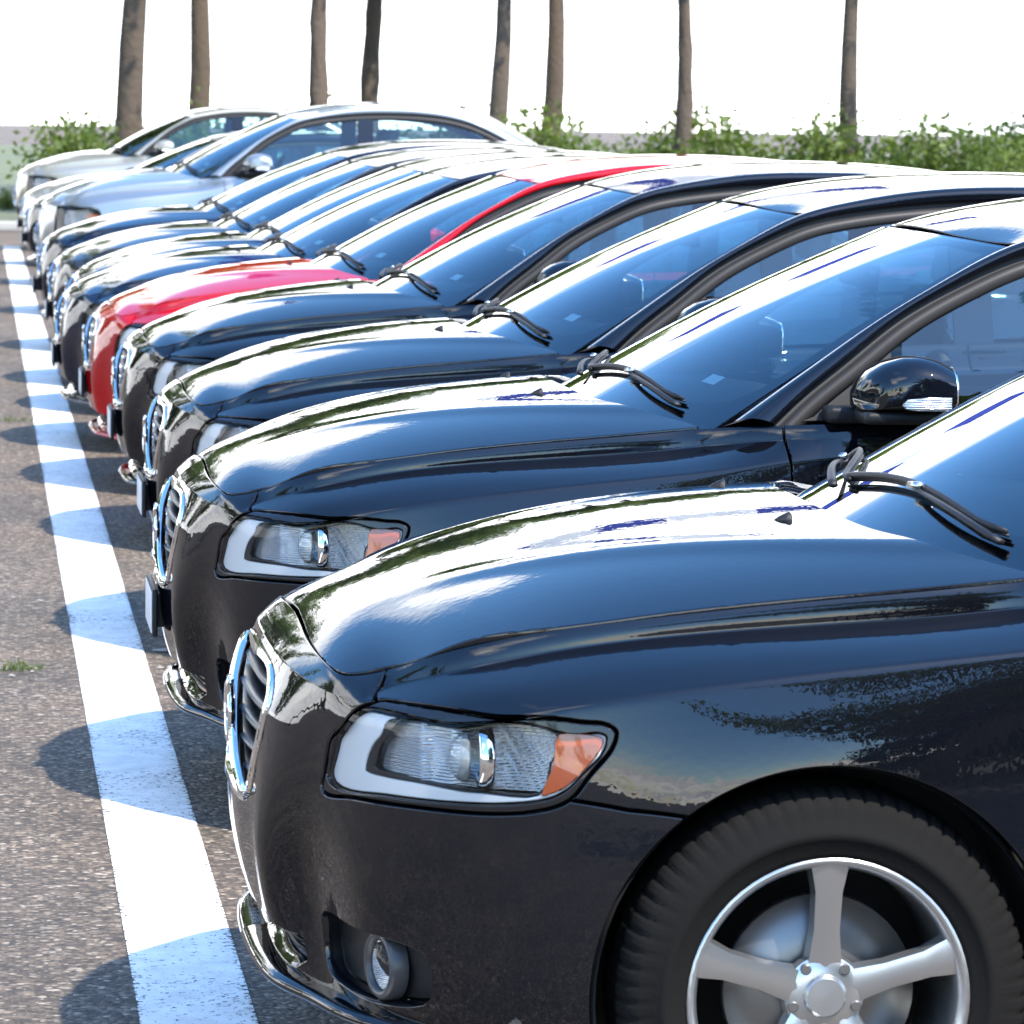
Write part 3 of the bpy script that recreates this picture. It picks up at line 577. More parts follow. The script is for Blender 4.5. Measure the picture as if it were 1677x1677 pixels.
    post = grid(np.array([[(x, glass_fn(np.array([x]), np.array([z]))[0][1]-.006, z) for z in np.linspace(.93, 1.335, 12)] for x in (2.41, 2.43, 2.51, 2.53)])); both('door_post', post, 'gloss_black', (pil[0], pil[1]), warp=True)
    # channel under the screen
    bk = smooth_loop([(1.250,.715,.905),(1.227,.66,.905),(1.165,.58,.915),(1.105,.49,.925),(1.055,.39,.938),(1.028,.29,.945),(1.003,0,.955)], 6, closed=False)
    bs = np.array([wind_fn(np.array([a]), np.array([-.06]))[0] for a in np.linspace(.995, 0, len(bk))])
    f0 = np.c_[bk[:, 0]-.03, -bk[:, 1], bk[:, 2]-.035]; f1 = np.c_[bk[:, 0]+.02, -bk[:, 1], bk[:, 2]-.04]; f2 = bs+[-.012, 0, -.012]; f3 = bs+[.03, 0, .012]
    cg = grid(np.stack([f0, f1, .5*f1+.5*f2-[0, 0, .006], f2, f3], 1)); add('cowl', join(cg, mirror(cg)), 'black_plastic', warp=True)
    # inner shell keeps the shut lines dark
    ish = sgrid(W, np.linspace(0, TS[8], 60), np.linspace(0, .98, 20)); ish[0] = ish[0]-ish[2]*.05
    return pil, fd, rd, hood

def build_lamps(h, bezel):
    kids = []
    hb = both('headlight', trimmed(W, smooth_loop(hl, 5), [smooth_loop(lens_l, 5)], h*.7, gap=.0025, fold=.02, depth=lambda p, q: .002), 'gloss_black')
    ll = smooth_loop(lens_l, 5); il = smooth_loop(inr, 4); il2 = smooth_loop(inr2, 4)
    both('lens_cover', trimmed(W, ll, [], h, gap=0, fold=0, depth=lambda p, q: .0005), 'lamp_glass', hb)
    both('lamp_bezel', trimmed(W, ll, [il], h*.6, gap=0, fold=.01, depth=lambda p, q: .014), bezel, hb)
    both('bezel_rim', trimmed(W, il, [il2], h*.5, gap=0, fold=.020, depth=lambda p, q: .014), 'gloss_black', hb)
    amb_l = smooth_loop(amb, 4)
    both('turn_lamp', trimmed(W, amb_l, [], h*.5, gap=.001, fold=.03, depth=lambda p, q: .010+.0012*np.sin(p[:, 2]*900)*np.sin(p[:, 0]*900)), 'amber', hb)
    # ribbed reflector behind the rim: two ribbed fields, a fluted bowl
    def dep(p, q):
        u = proj_px(p)[:, 0] if WARP[0] is None else np.interp(q[:, 0], [TS[4], TS[9]], [560, 960])
        base = np.where(u < 678, .030, np.where(u < 722, .030, .046)); base = base-.012*np.exp(-((u-678)/5.0)**2)
        rib = np.where(u < 752, 0, .004*np.abs(np.sin(p[:, 2]*120+p[:, 0]*210)))
        bowl = np.where(u > 790, .022*np.cos(np.clip((u-850)/55.0, -1.5, 1.5)), 0); return base+rib+bowl
    both('reflector', trimmed(W, il2, [], h*.36, gap=0, fold=0, depth=dep), 'reflector', hb)
    # projector lens in its ring, facing forward
    c = None
    for uv, nm in (((742, 1243), 'projector_lens'), ((776, 1243), 'lamp_ring')):
        q = invert(W, 'px', [uv], LR); 
        sv = WARP[0]; p, n = W.PN(q); ctr = p[0]-n[0]*(.024 if nm == 'projector_lens' else .030)
        if nm == 'projector_lens':
            prof = [(.0001, -.022), (.014, -.0205), (.026, -.015), (.034, -.006), (.038, .004), (.037, .008), (.0001, .010)]; g = lathe(prof, 28, 'x', ctr); m_ = 'projector_glass'
        else:
            a = np.linspace(0, 2*math.pi, 13); prof = [(.043+.005*math.cos(x), .012*math.sin(x)) for x in a]; g = lathe(prof, 32, 'x', ctr+np.array([.0, .0, 0])); m_ = 'chrome'
        both(nm, g, m_, hb)
    return hb

def build_front_trim(plate, guard=False):
    if guard:
        gl_ = invert(W, 'sz', [(0, .50), (.2, .50), (.35, .505), (.47, .53), (.6, .535), (.7, .54), (.78, .545)], (0, TS[8])); k_ = archF[archF[:, 1] > gl_[-1][1]]
        lo_ = np.vstack([gl_, k_-[[.004, 0]], [[k_[-1][0]-.004, .99]], [[0, .99]], intake[::-1]]); gg = trimmed(W, lo_, [fog], .03, gap=0, fold=.006, depth=lambda p, q: -.005, keep_open=NOSE_OPEN); add('bumper_guard', join(gg, mirror(gg)), 'black_plastic')
    fr = trimmed(W, np.vstack([gro, gri[::-1]]), [], .005, gap=0, fold=.03, depth=lambda p, q: -.005, keep_open=NOSE_OPEN)
    gi = add('grille', join(fr, mirror(fr)), 'chrome')
    # grille mesh backing and slats
    bk = trimmed(W, gri, [], .03, gap=0, fold=0, depth=lambda p, q: .055, keep_open=NOSE_OPEN); add('grille_backing', join(bk, mirror(bk)), 'liner', gi)
    gp = shrink(GRO, .022)
    for z in (.700, .664, .628, .592, .556, .528):
        ss = gp[:, 0]; zz_ = gp[:, 1]; m_ = [ (zz_[i]-z)*(zz_[i+1]-z) <= 0 for i in range(len(gp)-1)]; k = m_.index(True); w_ = ss[k]+(ss[k+1]-ss[k])*((z-zz_[k])/(zz_[k+1]-zz_[k]+1e-9))
        s_ = np.linspace(0, w_+.004, 14); q = invert(W, 'sz', np.c_[s_, np.full(14, z)], (0, TS[6])); p, n = W.PN(q)
        prof = [(.004, .0), (.010, .006), (.035, .005), (.045, 0), (.035, -.006), (.010, -.007)]
        P_ = np.stack([p-n*d+np.array([0, 0, dz]) for d, dz in prof], 1); g = grid(P_, closed_v=True); add('slat', join(g, mirror(g)), 'satin_chrome' if False else 'dark_bezel', gi)
    # diagonal bar and round badge
    def front_pt(s, z, d):
        q = invert(W, 'sz', [(abs(s), z)], (0, TS[6])); p, n = W.PN(q); p = p[0]-n[0]*d; p[1] = -abs(p[1])*(1 if s >= 0 else -1) if s else 0; return p
    zs = np.linspace(-1, 1, 15); path = [front_pt(-.225*k, .622+.098*k, -.004) for k in zs]
    add('diagonal_bar', tube(path, .0125, 4, .55, up=(0, .45, 1)), 'chrome', gi)
    cpt = front_pt(0, .622, -.010)
    a = np.linspace(0, 2*math.pi, 11); ring = lathe([(.046+.0075*math.cos(x), .006*math.sin(x)) for x in a], 36, 'x', cpt+np.array([-.004, 0, 0]))
    arrow = join(tube([cpt+np.array([-.006, -.030, .030]), cpt+np.array([-.006, -.062, .062])], .006, 6), tube([cpt+np.array([-.006, -.040, .062]), cpt+np.array([-.006, -.064, .064]), cpt+np.array([-.006, -.062, .040])], .0055, 6))
    em = add('emblem', join(ring, arrow), 'chrome', gi)
    add('emblem_disc', lathe([(.0001, -.004), (.041, -.003), (.044, .004), (.0001, .006)], 28, 'x', cpt), 'satin_chrome', gi)
    add('emblem_label', box(cpt+np.array([-.010, -.044, -.009]), cpt+np.array([-.004, .044, .009]), .002), 'emblem_blue', gi)
    # fog lamp recesses and lower intake
    fg = both('fog_recess', trimmed(W, fog, [], .02, gap=0, fold=.0, depth=lambda p, q: .030+.004*(np.sin(p[:, 2]*260) > 0)), 'black_plastic')
    q = invert(W, 'sz', [(.612, .318)], (0, TS[8])); p, n = W.PN(q); c = p[0]-n[0]*.022
    Q = np.array(Vector((0.6*n[0][0]-.4, 0.6*n[0][1], 0)).normalized().to_track_quat('Z', 'Y').to_matrix())
    def turned(prof): g_ = lathe(prof, 28, 'z'); g_[0] = g_[0]@Q.T+c; return g_
    both('fog_lamp', turned([(.0001, .012), (.02, .010), (.036, .003), (.040, -.004)]), 'lamp_glass', fg)
    both('fog_bezel', turned([(.038, -.006), (.041, .006), (.048, .009), (.054, .002), (.056, -.02)]), 'dark_bezel', fg)
    both('fog_reflector', turned([(.0001, -.022), (.02, -.016), (.038, -.002)]), 'reflector', fg)
    bk = trimmed(W, intake, [], .03, gap=0, fold=0, depth=lambda p, q: .06, keep_open=NOSE_OPEN); ii = add('lower_intake', join(bk, mirror(bk)), 'liner')
    for z in (.283, .30, .317):
        s_ = np.linspace(0, .385, 14); q = invert(W, 'sz', np.c_[s_, np.full(14, z)], (0, TS[6])); p, n = W.PN(q); p = p-n*.03; g = tube(p, .004, 6); add('intake_bar', join(g, mirror(g)), 'black_plastic', ii)
    # lip spoiler
    pl = smooth_loop([(.088,0),(.094,.18),(.112,.33),(.160,.45),(.205,.57),(.275,.668),(.352,.742),(.455,.800),(.55,.835)], 5, closed=False)
    tg = np.gradient(pl, axis=0); tg /= np.linalg.norm(tg, axis=1)[:, None]; o = np.c_[-tg[:, 1], tg[:, 0]]
    zb = np.interp(np.arange(len(pl)), [0, len(pl)-1], [.247, .222]); pr = [(-.06, .016), (-.014, .013), (0, .009), (.006, 0), (.001, -.007), (-.02, -.013), (-.06, -.015)]
    P_ = np.stack([np.c_[pl[:, 0]+o[:, 0]*d, -(pl[:, 1]+o[:, 1]*d), zb+z] for d, z in pr], 1); g = grid(P_); add('lip_spoiler', join(g, mirror(g)), None, paint=True, warp=True)
    if plate:
        x0 = front_pt(0, .45, 0)[0]
        pb = add('number_plate', box((x0-.020, -.165, .385), (x0-.008, .165, .497), .004), 'black_plastic', warp=True)
        add('plate_face', box((x0-.0235, -.150, .393), (x0-.0205, .150, .489), .001), 'plate_white', pb, warp=True)
        add('plate_bracket', box((x0-.0075, -.10, .40), (x0+.03, .10, .48), .003), 'black_plastic', pb, warp=True)

def build_mirror(fd):
    secs = []
    for x, zt, zb, s0, s1 in [(1.545, 1.012, .992, .885, .955), (1.5475, 1.026, .984, .868, .985), (1.556, 1.044, .9815, .858, 1.005), (1.572, 1.064, .981, .850, 1.016), (1.60, 1.083, .981, .845, 1.026), (1.64, 1.097, .981, .843, 1.032), (1.672, 1.100, .981, .843, 1.034), (1.705, 1.096, .981, .845, 1.033), (1.735, 1.086, .982, .848, 1.030), (1.750, 1.078, .984, .852, 1.026)]:
        ring = []
        for j in range(40):
            a = 2*math.pi*(j+.5)/40; ca, sa = math.cos(a), math.sin(a); ex = .55
            u = math.copysign(abs(ca)**ex, ca); v = math.copysign(abs(sa)**(ex if sa > 0 else .4), sa); zm = .55*zb+.45*zt
            z = zm+((zt-zm) if v > 0 else (zm-zb))*v; z -= .20*(zt-zb)*max(u, 0)**3*max(v, 0)
            ring.append((x+.030*max(u, 0)**2*(1.75-x)/.2, -(.5*(s0+s1)+.5*(s1-s0)*u), z))
        secs.append(ring)
    g = grid(np.array(secs), closed_v=True); n = 40; g[1].append(tuple(range(n)))
    up = [f for f in g[1] if np.mean([g[0][i][2] for i in f]) > 1.019]; lo = [f for f in g[1] if np.mean([g[0][i][2] for i in f]) <= 1.019]
    arm = join(box((1.50, -.875, .945), (1.72, -.795, .982), .012, 3), box((1.555, -1.0, .952), (1.735, -.84, .980), .012, 3))
    ids = both('mirror', arm, 'black_plastic', warp=True)
    both('mirror_shell', [g[0], up, None], None, ids, paint=True, warp=True); both('mirror_base', [g[0], lo, None], 'gloss_black', ids, warp=True)
    rim = grid(np.array([np.array(secs[-1]), np.array(secs[-1])*[1, 1, 1]+[.004, 0, 0], (np.array(secs[-1])-[0, -.938, 1.030])*[1, .93, .93]+[.002, -.938, 1.030]]), closed_v=True); both('mirror_glass', [rim[0], rim[1]+[tuple(range(80, 120))], None], 'chrome', ids, warp=True)
    lam = [(1.640, -1.030, .988), (1.628, -1.028, .998), (1.640, -1.031, 1.010), (1.685, -1.036, 1.015), (1.738, -1.032, 1.015), (1.738, -1.031, .986), (1.70, -1.035, .985), (1.665, -1.033, .985)]
    c = np.mean(lam, axis=0); P_ = np.array([np.array(lam), c+(np.array(lam)-c)*[.92, 1, .85]+[-.002, -.006, 0], c+(np.array(lam)-c)*[.5, 1, .4]+[-.004, -.009, 0]]); g = grid(P_, closed_v=True); g[1].append(tuple(range(16, 24)))
    both('mirror_lamp', g, 'reflector', ids, warp=True)

def build_wipers():
    def onw(a, b, d=.0):
        p, n = WIND.PN(np.array([(a, b)])); return p[0]+n[0]*d
    for a0, a1, pa, mid in ((-.06, .78, .80, .36), (-.70, .02, -.02, -.38)):
        aa = np.linspace(a0, a1, 18); k = (aa-a0)/(a1-a0)
        bl = np.array([onw(a, .035+.045*math.sin(math.pi*min(1, q_*1.1))*(1 if a0 > -.3 else 1.6), .014) for a, q_ in zip(aa, k)])
        rub = np.array([onw(a, .035+.045*math.sin(math.pi*min(1, q_*1.1))*(1 if a0 > -.3 else 1.6), .006) for a, q_ in zip(aa, k)])
        am = np.linspace(pa, mid, 12); kk = np.linspace(0, 1, 12)
        ap = np.array([onw(a, .005+.065*q_, .014+.010*math.sin(math.pi*q_)) for a, q_ in zip(am, kk)]); ap[:, 1] *= 1
        w_ = add('wiper', tube(ap, np.linspace(.0085, .0045, 12), 8, .6), 'black_plastic', warp=False)
        add('wiper_blade', tube(bl, np.r_[.003, np.full(16, .0055), .003], 8, 1.3), 'black_plastic', w_); add('wiper_rubber', tube(rub, .003, 4), 'seal_rubber', w_)
        add('wiper_clip', tube([onw(mid-.02, .072, .016), onw(mid+.04, .072, .022)], .009, 6, .8), 'satin_chrome', w_)
        add('wiper_cap', tube([ap[0]+[0, 0, -.015], ap[0]+[0, 0, .012]], [.012, .009], 10), 'black_plastic', w_)

def build_wheel(c, side):
    cx, cy, cz = c; R = .314; y = cy
    prof = [(.205, .095), (.216, .103), (.222, .1065), (.240, .1085), (.2415, .1105), (.254, .1105), (.2555, .1085), (.285, .104), (.300, .093), (.307, .078), (.3135, .060), (.3155, .03), (.316, 0), (.3155, -.03), (.3135, -.060), (.307, -.078), (.300, -.093), (.285, -.104), (.25, -.109), (.218, -.104), (.205, -.095)]
    n = 360; a = np.arange(n)*2*math.pi/n; rr = np.array([p_[0] for p_ in prof]); hh = np.array([p_[1] for p_ in prof])*side
    gv = ((np.arange(n) % 5) == 0).astype(float); wgt = np.array([0, 0, 0, 0, 0, 0, 0, .35, 1, 1, 1, .5, 0, .5, 1, 1, 1, .35, 0, 0, 0]); Rm = rr[None, :]-.006*gv[:, None]*wgt[None, :]
    for j in (11, 13): Rm[:, j] -= .006
    P_ = np.stack([cx+Rm*np.cos(a)[:, None], y-hh[None, :]+0*Rm, cz+Rm*np.sin(a)[:, None]], -1); w_ = add('wheel', grid(P_, closed_u=True), 'tyre_rubber')
    o = side
    barrel = lathe([(.210, .098*-o), (.214, .104*-o), (.204, .100*-o), (.196, .085*-o), (.192, .03*-o), (.19, -.09*-o), (.205, -.098*-o)], 64, 'y', (cx, y, cz)); rm = add('rim', barrel, 'alloy', w_)
    sp = []
    for k in range(5):
        t0 = k*2*math.pi/5+.31
        rows_ = []
        for r, hw, yy in ((.045, .030, .070), (.10, .023, .078), (.16, .024, .088), (.203, .034, .092)):
            rows_.append([(cx+r*math.cos(t0)+dx*-math.sin(t0), y-o*(yy+dy), cz+r*math.sin(t0)+dx*math.cos(t0)) for dx, dy in ((-hw, -.022), (-hw*.85, 0), (0, .005), (hw*.85, 0), (hw, -.022))])
        sp.append(grid(np.array(rows_)))
    add('spokes', join(*sp), 'alloy', w_, sharp=rad(32)); hc_ = add('hub_cap', lathe([(.0001, -.084*o), (.028, -.083*o), (.031, -.080*o), (.033, -.076*o), (.050, -.074*o), (.060, -.068*o), (.064, -.055*o)], 40, 'y', (cx, y, cz)), 'alloy', w_, sharp=rad(30))
    for k in range(5):
        t0 = k*2*math.pi/5+.31+math.pi/5; add('wheel_bolt', lathe([(.0001, -.076*o), (.007, -.076*o), (.0085, -.074*o), (.0085, -.062*o)], 10, 'y', (cx+.050*math.cos(t0), y-.002*o, cz+.050*math.sin(t0))), 'disc_steel', w_, sharp=rad(30))
    add('brake_disc', lathe([(.05, -.03*o), (.145, -.03*o), (.145, -.005*o), (.05, -.005*o)], 40, 'y', (cx, y, cz)), 'disc_steel', w_)

def build_under():
    for x in (AX, RX):
        a = np.radians(np.linspace(-20, 200, 36)); y0 = -.84
        P_ = np.array([[(x-r*math.cos(t_), yy, AZ+r*math.sin(t_)) for yy, r in ((y0, AR-.006), (y0+.03, AR+.004), (y0+.30, AR+.004))] for t_ in a]); g = grid(P_)
        both('wheel_arch_liner', g, 'liner', warp=True)
        wall = grid(np.array([[(x-.40, -.53, z) , (x+.40, -.53, z)] for z in (.12, .66)])); both('inner_arch', wall, 'liner', warp=True)
    add('underbody', box((.24, -.55, .20), (.50, .55, .26), .02), 'liner', warp=True)
    add('floor_pan', box((.50, -.52, .17), (4.35, .52, .30), .02), 'liner', warp=True)
    both('sill', box((1.28, -.838, .19), (3.14, -.52, .26), .02), 'liner', warp=True)
    add('engine_bay', box((.30, -.52, .25), (1.16, .52, .70), .05), 'liner', warp=True)
    for s_ in (1,): both('inner_wing', box((.42, -.66, .665), (1.22, -.53, .80), .03), 'liner', warp=True)

def build_cabin():
    # dashboard from scuttle to cabin, seats, wheel, mirror
    xs = np.linspace(-.70, .70, 21)
    P_ = np.array([[(1.13+.16*(s/.7)**2, -s, .935-.012*(s/.7)**2), (1.35+.05*(s/.7)**2, -s, .955), (1.55, -s, .955+.01*math.cos(s*4)), (1.66, -s, .93), (1.70, -s, .86), (1.66, -s, .62), (1.70, -s, .30)] for s in xs]); add('dashboard', grid(P_), 'cabin_dark', warp=True)
    for s in (.36, -.36):
        cu = box((1.95, -s-.25, .34), (2.45, -s+.25, .52), .05, 3); bkp = box((-.06, -.24, 0), (.06, .24, .62), .05, 3)
        th = rad(22); p = bkp[0]; q = p.copy(); q[:, 0] = p[:, 0]*math.cos(th)+p[:, 2]*math.sin(th); q[:, 2] = -p[:, 0]*math.sin(th)+p[:, 2]*math.cos(th); bkp[0] = q+[2.42, -s, .50]
        st = add('front_seat', join(cu, bkp), 'cabin_seat', warp=True)
        hd = box((-.045, -.13, 0), (.045, .13, .18), .04, 3); p = hd[0]; hd[0] = np.c_[p[:, 0]+p[:, 2]*.2, p[:, 1], p[:, 2]]+[2.675, -s, 1.09]; add('headrest', hd, 'cabin_seat', st, warp=True)
    add('rear_seat', join(box((2.85, -.62, .34), (3.35, .62, .56), .05, 3), box((3.30, -.62, .50), (3.50, .62, 1.02), .06, 3)), 'cabin_seat', warp=True)
    a = np.linspace(0, 2*math.pi, 40); ce = np.array([1.80, -.36, .90]); th = rad(65)
    ring = [ce+.185*(math.cos(t_)*np.array([0, 1, 0])+math.sin(t_)*np.array([math.cos(th), 0, math.sin(th)])) for t_ in a]; sw = join(tube(ring, .014, 8, caps=False), tube([ce+[0, -.17, 0], ce+[-.02, 0, -.01], ce+[0, .17, 0]], .022, 8), tube([ce, ce+[-.20, 0, -.10]], .04, 10)); add('steering_wheel', sw, 'cabin_dark', warp=True)
    add('rear_view_mirror', join(box((1.735, -.12, 1.215), (1.765, .12, 1.28), .012, 3), tube([(1.73, 0, 1.29), (1.755, 0, 1.25)], .012, 8)), 'cabin_dark', warp=True)
    hl_ = sgrid(ROOF, np.linspace(-.97, .97, 13), np.linspace(1.90, 3.36, 15)); hl_[0] = hl_[0]-hl_[2]*.03; hl_[1] = [f[::-1] for f in hl_[1]]; hl_[2] = -hl_[2]; add('headliner', hl_, 'cabin_headliner')
    both('door_card', grid(np.array([[(x, -.735, z) for z in (.30, .60, .92)] for x in np.linspace(1.45, 3.35, 6)])), 'cabin_dark', warp=True)

def make_template(h, plate, bezel, warp=None, guard=False):
    global PARTS
    PARTS = []; WARP[0] = warp
    pil, fd, rd, hood = build_body(h)
    build_lamps(h, bezel); build_front_trim(plate, guard); build_mirror(fd); build_wipers(); build_under(); build_cabin()
    for x in (AX, RX):
        y = -.765; 
        for sd in (1, -1):
            c = np.array([[x, y*sd, .314]]); c = WARP[0](c) if WARP[0] else c; c[0, 2] = .314; build_wheel(c[0], sd)
    WARP[0] = None; T_ = PARTS; return T_
def place_car(tpl, name, loc, rotz, paint_mat, label, group, skip=()):
    root = bpy.data.objects.new(name, None); COL.objects.link(root); root.location = loc; root.rotation_euler = (0, 0, rotz); root.empty_display_size = .3
    root['label'] = label; root['category'] = 'car'; root['group'] = group
    made = []
    for d in tpl:
        if d['name'] in skip or (d['parent'] is not None and made[d['parent']] is None): made.append(None); continue
        o = bpy.data.objects.new(d['name'], d['mesh']); COL.objects.link(o); o.parent = root if d['parent'] is None else made[d['parent']]
        if len(d['mesh'].materials) == 0: d['mesh'].materials.append(MATS[d['mat'] or 'paint_black'])
        if d['paint']: o.material_slots[0].link = 'OBJECT'; o.material_slots[0].material = MATS[paint_mat]
        made.append(o)
    return root
# ------------------------------------------------------------------ setting
def link(name, me, m=None, **props):
    o = bpy.data.objects.new(name, me); COL.objects.link(o)
    if m and me is not None and len(me.materials) == 0: me.materials.append(MATS[m])
    for k, v in props.items(): o[k] = v
    return o
gp = [(-400, -200, 0), (400, -200, 0), (400, 500, 0), (-400, 500, 0)]
link('ground', to_mesh('ground', [np.array(gp, float), [(0, 1, 2, 3)], None]), 'asphalt', kind='structure')
lp = np.array([[(x, y, 0) for x in np.linspace(-.104, .104, 3)] for y in np.linspace(-1.2, 41, 150)])
ln_ = link('painted_line', to_mesh('painted_line', grid(lp)), 'line_paint', kind='structure'); ln_.location = (.0355, 0, .004)
# verge beyond the row: kerb and rough grass
link('kerb', to_mesh('kerb', box((-30, 47.0, 0), (40, 47.25, .13), .02)), 'concrete', kind='structure')
vg = np.array([[(x, y, .10+.05*math.sin(x*.7)+(.35 if y > 52 else 0)*min(1, (y-52)/20)) for y in (47.2, 49, 52, 60, 80, 130)] for x in np.linspace(-60, 80, 60)]); link('verge', to_mesh('verge', grid(vg)), 'grass_blade', kind='structure')

# ------------------------------------------------------------------ trees
def leaf_mesh(name, pts, dirs, size, rng, aspect=.55):
    n = len(pts); a = rng.normal(size=(n, 3)); d = np.asarray(dirs)*.6+a*.6; d /= np.linalg.norm(d, axis=1)[:, None]; b = np.cross(d, rng.normal(size=(n, 3))); b /= np.linalg.norm(b, axis=1)[:, None]
    s = (size*rng.uniform(.6, 1.35, n))[:, None]; nrm = np.cross(d, b)
    V = np.stack([pts, pts+d*s*.5+b*s*aspect*.5+nrm*s*.08, pts+d*s, pts+d*s*.5-b*s*aspect*.5+nrm*s*.08], 1).reshape(-1, 3)
    F = [(4*i, 4*i+1, 4*i+2, 4*i+3) for i in range(n)]; return [V, F, None]
def flat_mesh(name, g):
    me = bpy.data.meshes.new(name); me.from_pydata(np.asarray(g[0]).tolist(), [], g[1]); me.update(); return me
def broadleaf(seed, H=9.0, spread=3.2, leaves=9000, k0=.32, el0=.25):
    rng = np.random.default_rng(seed); tubes = []; tips = []
    tr = np.array([(.05*math.sin(k*1.1+seed), .05*math.cos(k*.9), H*.62*k/6) for k in range(7)]); tubes.append(tube(tr, np.linspace(.17, .07, 7), 9))
    for i in range(13):
        k = rng.uniform(k0, 1); st = np.array([np.interp(k*6, range(7), tr[:, j]) for j in range(3)]); az = i*2.4+rng.uniform(-.4, .4); el = rng.uniform(el0, 1.1)
        ln = spread*rng.uniform(.6, 1.1)*(1.15-.45*k); dr = np.array([math.cos(az)*math.cos(el), math.sin(az)*math.cos(el), math.sin(el)])
        pth = np.array([st+dr*ln*q+np.array([0, 0, .25*ln*q*q]) for q in np.linspace(0, 1, 6)]); tubes.append(tube(pth, np.linspace(.075*(1.2-k*.5), .015, 6), 6)); tips += [pth[-1], pth[-2], pth[-3]]
        for j in range(3):
            a2 = az+rng.uniform(-1.2, 1.2); e2 = rng.uniform(-.1 if k0 < .4 else .2, .9); b0 = pth[2+j]; d2 = np.array([math.cos(a2)*math.cos(e2), math.sin(a2)*math.cos(e2), math.sin(e2)]); l2 = ln*rng.uniform(.3, .55)
            p2 = np.array([b0+d2*l2*q for q in np.linspace(0, 1, 4)]); tubes.append(tube(p2, np.linspace(.028, .007, 4), 5)); tips += [p2[-1], p2[-2]]
    tips = np.array(tips); c = rng.integers(0, len(tips), leaves); rr = rng.uniform(.35, .75, len(tips))
    o = rng.normal(size=(leaves, 3)); o /= np.linalg.norm(o, axis=1)[:, None]; o *= (rng.uniform(0, 1, leaves)**.45)[:, None]*rr[c][:, None]*[1.15, 1.15, .8]
    return to_mesh('trunk', join(*tubes)), flat_mesh('crown', leaf_mesh('crown', tips[c]+o, o/(np.linalg.norm(o, axis=1)[:, None]+1e-6)-[0, 0, .4], .17, rng))
def conifer(seed, H=12.5, leaves=9000):
    rng = np.random.default_rng(seed); tubes = [tube([(0, 0, 0), (.05, 0, H*.5), (0, .03, H)], [.2, .11, .02], 8)]; P_, D_ = [], []
    z = .9
    while z < H-.2:
        r = (H-z)/H*2.3+.12; n = int(6+r*2)
        for i in range(n):
            az = rng.uniform(0, 6.28); ln = r*rng.uniform(.7, 1.1); dr = np.array([math.cos(az), math.sin(az), 0]); pth = np.array([(0, 0, z)+dr*ln*q+np.array([0, 0, .10*ln*q-.42*ln*q*q]) for q in np.linspace(0, 1, 5)]); tubes.append(tube(pth, np.linspace(.02, .005, 5), 4))
            m_ = max(8, int(ln*40)); q = rng.uniform(.12, 1, m_); pp = np.stack([np.interp(q, np.linspace(0, 1, 5), pth[:, j]) for j in range(3)], 1)+rng.normal(size=(m_, 3))*.07; P_.append(pp); D_.append(np.tile(dr-[0, 0, .5], (m_, 1)))
        z += rng.uniform(.16, .26)
    return to_mesh('trunk', join(*tubes)), flat_mesh('crown', leaf_mesh('crown', np.vstack(P_), np.vstack(D_), .26, rng, .3))
def shrub(seed, H=1.3, R=.9, leaves=2600):
    rng = np.random.default_rng(seed); tubes = []; tips = []
    for i in range(14):
        az = rng.uniform(0, 6.28); e = rng.uniform(.5, 1.4); d = np.array([math.cos(az)*math.cos(e)*R/H, math.sin(az)*math.cos(e)*R/H, math.sin(e)]); p = np.array([d*H*q*rng.uniform(.9, 1) for q in np.linspace(0, 1, 4)]); tubes.append(tube(p, np.linspace(.02, .005, 4), 5)); tips += list(p[1:])
    tips = np.array(tips); c = rng.integers(0, len(tips), leaves); o = rng.normal(size=(leaves, 3))*.17; p = tips[c]+o; p[:, 2] = np.abs(p[:, 2])
    return to_mesh('stem', join(*tubes)), flat_mesh('foliage', leaf_mesh('foliage', p, o*3, .11, rng))
def place_plant(proto, name, pn, cn, loc, rot, sc, fol, label, cat, group=None):
    root = link(name, None, label=label, category=cat); root.location = loc; root.rotation_euler = (0, 0, rot); root.scale = (sc,)*3
    if group: root['group'] = group
    for nm, me, m_ in ((pn, proto[0], 'bark'), (cn, proto[1], fol)):
        o = bpy.data.objects.new(nm, me); COL.objects.link(o); o.parent = root
        if len(me.materials) == 0: me.materials.append(MATS[m_])
    return root
BL = [broadleaf(s) for s in (3, 11, 23)]; ST = [broadleaf(s, 8.2, 2.7, 9000, .72, .45) for s in (31, 47)]; CF = [conifer(s) for s in (5, 9)]; SH = [shrub(s) for s in (2, 8)]
rg = random.Random(4)
for i, (x, y, s) in enumerate([(-5.2, 30, 1.2), (-8.2, 23, 1.15), (-9.5, 33, 1.1), (-5.2, 41, 1.35), (-3.4, 55, 1.1), (-11, 45, 1.2), (-12, 26, 1.0), (-14, 18, 1.0), (-15.5, 11, 1.05), (-16, 3, 1.1), (-17, -5, 1.0), (-8, 60, 1.2)]):
    place_plant(BL[i % 3], 'broadleaf_tree', 'trunk', 'crown', (x, y, 0), rg.uniform(0, 6), s, 'leaf_green', 'leafy green tree standing across the lane from the parked cars', 'tree', 'trees across the lane')
for i, (x, y, s) in enumerate([(4.9, -12.4, 1.0), (7.4, -10.6, 1.05), (9.9, -11.5, 1.0), (13.2, -13.5, 1.0), (17, -16, 1.1)]):
    place_plant(CF[i % 2], 'conifer_tree', 'trunk', 'crown', (x, y, 0), rg.uniform(0, 6), s, 'leaf_dark', 'dark conifer beyond the open end of the car row', 'tree', 'conifers beyond the open end of the row')
place_plant(BL[1], 'broadleaf_tree', 'trunk', 'crown', (3.5, -9.4, 0), 2.0, 1.0, 'leaf_dark', 'dark leafy shade tree added in front of the conifers beyond the open end of the row', 'tree')  # unseen tree, added to shade the ground that the lower bumper mirrors
